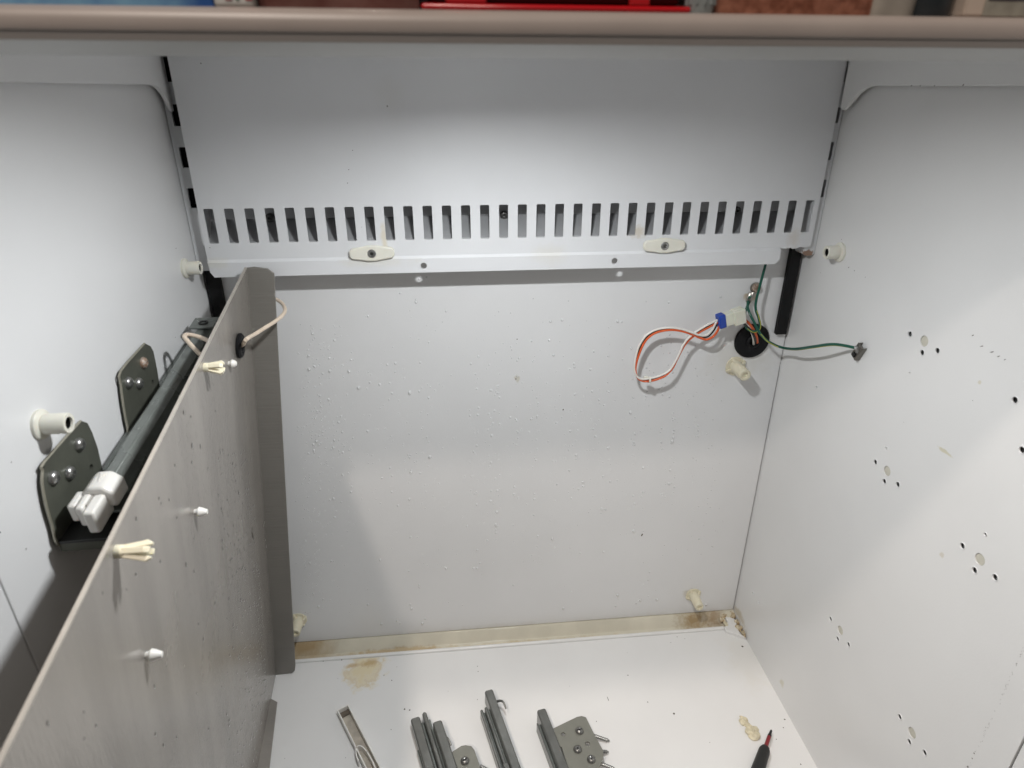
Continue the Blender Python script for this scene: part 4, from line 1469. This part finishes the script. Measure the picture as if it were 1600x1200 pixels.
for px, py, r, ln in ((1003, 836, .0008, 3.2), (880, 640, .0008, 1.2), (806, 592, .0008, 1), (808, 530, .0006, 1), (314, 99, .001, 1), (551, 235, .0008, 1), (545, 265, .0008, 1), (543, 286, .0008, 1), (605, 166, .001, 1.4), (565, 355, .0005, 1), (328, 387, .0008, 1)):
    p = at(px, py, 1, YB - .0002 if py > 430 else YV - .001)
    fleck(p, -Y, r * (1 if py > 430 else .5), ln, 1.2)
for px, py, r, ln in ((1326, 418, .0007, 3), (1335, 423, .0008, 1.5), (1352, 433, .0007, 1), (1282, 426, .0006, 1), (1315, 374, .0007, 1), (1520, 524, .0006, 4), (1534, 541, .0006, 5), (1550, 550, .0007, 5), (1560, 557, .0006, 4), (1570, 562, .0005, 4), (1412, 660, .0005, 1), (1520, 626, .0006, 1), (1424, 134, .0008, 2), (1438, 134, .0008, 1.5), (1505, 133, .0009, 2), (1460, 134, .0007, 2),
                      (1512, 1198, .0012, 1.6), (1519, 1185, .0008, 1.5), (1522, 1177, .0009, 1.5)):
    fleck(at(px, py, 0, XR - .0002 if py > 140 else XR - 0.0087), -X, r * .5, ln, 0.6)
for k in range(60):
    t_ = rnd.random()
    fleck(at(1600 - 86 * t_ + rnd.gauss(0, 1.4), 1012 + 188 * t_, 0, XR - .0002), -X, rnd.uniform(.0001, .00022), 1.5, 1.0)
for px, py, r in ((0, 832, .0009), (41, 858, .0007), (275, 388, .0006), (274, 527, .0005), (18, 722, .0005)):
    fleck(at(px, py, 0, XL + .0002), X, r * .6, 1.3, .4)
mesh_stuff('dirt_flecks', V, Fc, mat('dark_dirt', (0.07, 0.05, 0.035), 0.8, var=0.5, vscale=300), 'dark dirt flecks scattered on the floor and walls', 'dirt')

# ------------------------------------------------------------------ food stored on the shelf above
ZS = CZ + 0.0965 * (yb0 + 0.005) + 0.0005


def on_shelf(px0, px1, y):
    e = C0 + ray(px0, 10) * (y / ray(px0, 10).y)
    f = C0 + ray(px1, 14) * (y / ray(px1, 14).y)
    return e.x, f.x


def pillow(name, px0, px1, y, depth, h, m, label, cat, seed, amp=0.12):
    x0, x1 = on_shelf(px0, px1, y)
    bm = bmesh.new()
    rnd2 = random.Random(seed)
    nx, nz = 18, 8
    ph = [rnd2.uniform(0, 6) for _ in range(4)]
    rings = []
    for i in range(nx + 1):
        t_ = i / nx
        e_ = max(0.55, math.sin(math.pi * min(max(t_ * 0.94 + .03, 0), 1)) ** 0.2)
        ring = []
        for k in range(16):
            a_ = 2 * math.pi * k / 16
            w_ = 1 + amp * math.sin(3 * a_ + ph[0] + 5 * t_) + amp * .6 * math.sin(9 * t_ + ph[1] + 2 * a_)
            cy, cz = math.cos(a_), math.sin(a_)
            cy = math.copysign(abs(cy) ** .4, cy)
            cz = math.copysign(abs(cz) ** .4, cz)
            ring.append(bm.verts.new((x0 + (x1 - x0) * t_, y + depth / 2 + cy * depth / 2 * (0.8 + 0.2 * e_) * w_, ZS if cz < -0.55 else ZS + h / 2 + cz * h / 2 * e_ * w_)))
        rings.append(ring)
    for a_, b_ in zip(rings[:-1], rings[1:]):
        for k in range(16):
            q = (k + 1) % 16
            bm.faces.new((a_[k], a_[q], b_[q], b_[k]))
    bm.faces.new(rings[0])
    bm.faces.new(rings[-1])
    return tag(obj(name, bm, m, ang=70), label, cat)


def carton(name, px0, px1, y, depth, h, m, label, cat):
    x0, x1 = on_shelf(px0, px1, y)
    t = thing(name, label, cat, ((x0 + x1) / 2, y + depth / 2, ZS))
    bm = bmesh.new()
    box(bm, (x0, y, ZS), (x1, y + depth, ZS + h))
    obj('box_body', bm, m, t, bevel=0.001)
    return t, x0, x1


yq = yb0 + 0.016
pillow('frozen_food_bag', -120, 330, yq + .003, 0.050, 0.09, mat('blue_print_bag', (0.015, 0.075, 0.30), 0.3, var=0.9, vscale=38, col2=(0.22, 0.42, 0.55)), 'blue printed plastic bag on the shelf at the top left', 'food bag', 1)
t, x0, x1 = carton('food_carton', 335, 398, yq, 0.05, 0.10, mat('white_carton', (0.50, 0.50, 0.48), 0.5), 'small white carton with red and green print beside the blue bag', 'carton')
for i, (a_, b_, m_) in enumerate(((0.30, 0.46, mat('carton_red', (0.35, 0.02, 0.05), .5)), (0.56, 0.64, mat('carton_green', (0.03, 0.14, 0.08), .5)), (0.80, 0.97, mat('carton_crimson', (0.40, 0.02, 0.04), .5)))):
    bm = bmesh.new()
    box(bm, (x0 + (x1 - x0) * a_, yq - 0.0004, ZS + 0.002), (x0 + (x1 - x0) * b_, yq - 0.0001, ZS + 0.08))
    obj('printed_panel', bm, m_, t)
pillow('wrapped_meat', 400, 655, yq + .002, 0.050, 0.05, mat('dark_red_meat', (0.085, 0.018, 0.012), 0.25, var=0.8, vscale=45, coat=0.6, col2=(0.19, 0.10, 0.085)), 'dark red film-wrapped meat between the carton and the red case', 'meat pack', 2, 0.06)
# red and black hard case
xa, xb = on_shelf(658, 1082, yq)
rc_ = thing('tool_case', 'red and black hard case in the middle of the shelf', 'case', ((xa + xb) / 2, yq + .05, ZS))
bm = bmesh.new()
box(bm, (xa, yq + 0.001, ZS), (xb, yq + 0.055, ZS + 0.0022))
obj('red_base', bm, mat('red_plastic', (0.52, 0.006, 0.012), 0.25), rc_, bevel=0.001)
bm = bmesh.new()
box(bm, (xa + 0.002, yq + 0.004, ZS + 0.0024), (xb - 0.002, yq + 0.053, ZS + 0.07))
obj('black_body', bm, mat('black_plastic', (0.008, 0.008, 0.009), 0.3), rc_, bevel=0.004)
for p0, p1, m_ in ((697, 745, M_redshaft), (985, 1002, M_redshaft)):
    a_, b_ = on_shelf(p0, p1, yq)
    bm = bmesh.new()
    prism(bm, [Vector((a_, yq + 0.0036, ZS + 0.0023)), Vector((b_ + 0.004, yq + 0.0036, ZS + 0.0023)), Vector((b_, yq + 0.0036, ZS + 0.03)), Vector((a_, yq + 0.0036, ZS + 0.03))], -Y * 0.002)
    obj('red_latch', bm, mat('latch_red', (0.45, 0.008, 0.012), 0.3), rc_, bevel=0.0006)
# ribbed glass jar
xa, xb = on_shelf(1080, 1122, yq)
jc = Vector(((xa + xb) / 2, yq + (xb - xa) / 2, ZS))
r_ = (xb - xa) / 2
bm = bmesh.new()
lathe(bm, jc, Z, [(r_ * .92, 0), (r_, 0.002), (r_, 0.05), (r_ * .8, 0.058), (r_ * .8, 0.066), (0, 0.066)], 24)
for k in range(12):
    a_ = 2 * math.pi * k / 12
    tube(bm, [jc + Vector((math.cos(a_) * r_, math.sin(a_) * r_, 0.003)), jc + Vector((math.cos(a_) * r_, math.sin(a_) * r_, 0.048))], 0.0007, 6, 0)
tag(obj('glass_jar', bm, mat('jar_glass', (0.55, 0.60, 0.60), 0.08, trans=0.6)), 'small ribbed glass jar between the red case and ground meat', 'jar')
pillow('ground_meat_pack', 1122, 1372, yq + .002, 0.050, 0.05, mat('ground_meat', (0.15, 0.045, 0.022), 0.4, var=0.8, vscale=220, bump=0.6, bscale=260, coat=0.3, col2=(0.32, 0.13, 0.08)), 'clear pack of brown ground meat on the shelf', 'meat pack', 3, 0.03)
pillow('paper_parcel', 1368, 1440, yq + .002, 0.050, 0.05, mat('grey_paper', (0.33, 0.30, 0.26), 0.5, var=0.3, vscale=60), 'grey-white wrapped parcel between ground meat and dark tub', 'parcel', 4, 0.05)
xa, xb = on_shelf(1434, 1506, yq)
bm = bmesh.new()
r_ = (xb - xa) / 2
lathe(bm, Vector(((xa + xb) / 2, yq + r_, ZS)), Z, [(r_ * .9, 0), (r_ * .96, 0.0012), (r_, 0.02), (r_, 0.06), (r_ * .9, 0.064), (0, 0.065)], 28)
tag(obj('dark_tub', bm, mat('slate_plastic', (0.016, 0.022, 0.026), 0.4)), 'dark slate round tub near the right end of the shelf', 'tub')
t, x0, x1 = carton('beige_carton', 1508, 1720, yq, 0.05, 0.09, mat('beige_card', (0.52, 0.43, 0.36), 0.5), 'beige carton with a grey label at the right end of the shelf', 'carton')
l0, l1 = on_shelf(1537, 1700, yq)
bm = bmesh.new()
box(bm, (l0, yq - 0.0005, ZS + 0.0003), (l1, yq - 0.0001, ZS + 0.03))
lb = obj('label_panel', bm, mat('label_grey', (0.33, 0.31, 0.26), 0.5, var=0.3, vscale=150), t)
bm = bmesh.new()
box(bm, (l0 + 0.001, yq - 0.0008, ZS + 0.0058), (l1, yq - 0.00055, ZS + 0.0068))
obj('label_line', bm, mat('label_ink', (0.03, 0.02, 0.05), 0.5), lb)
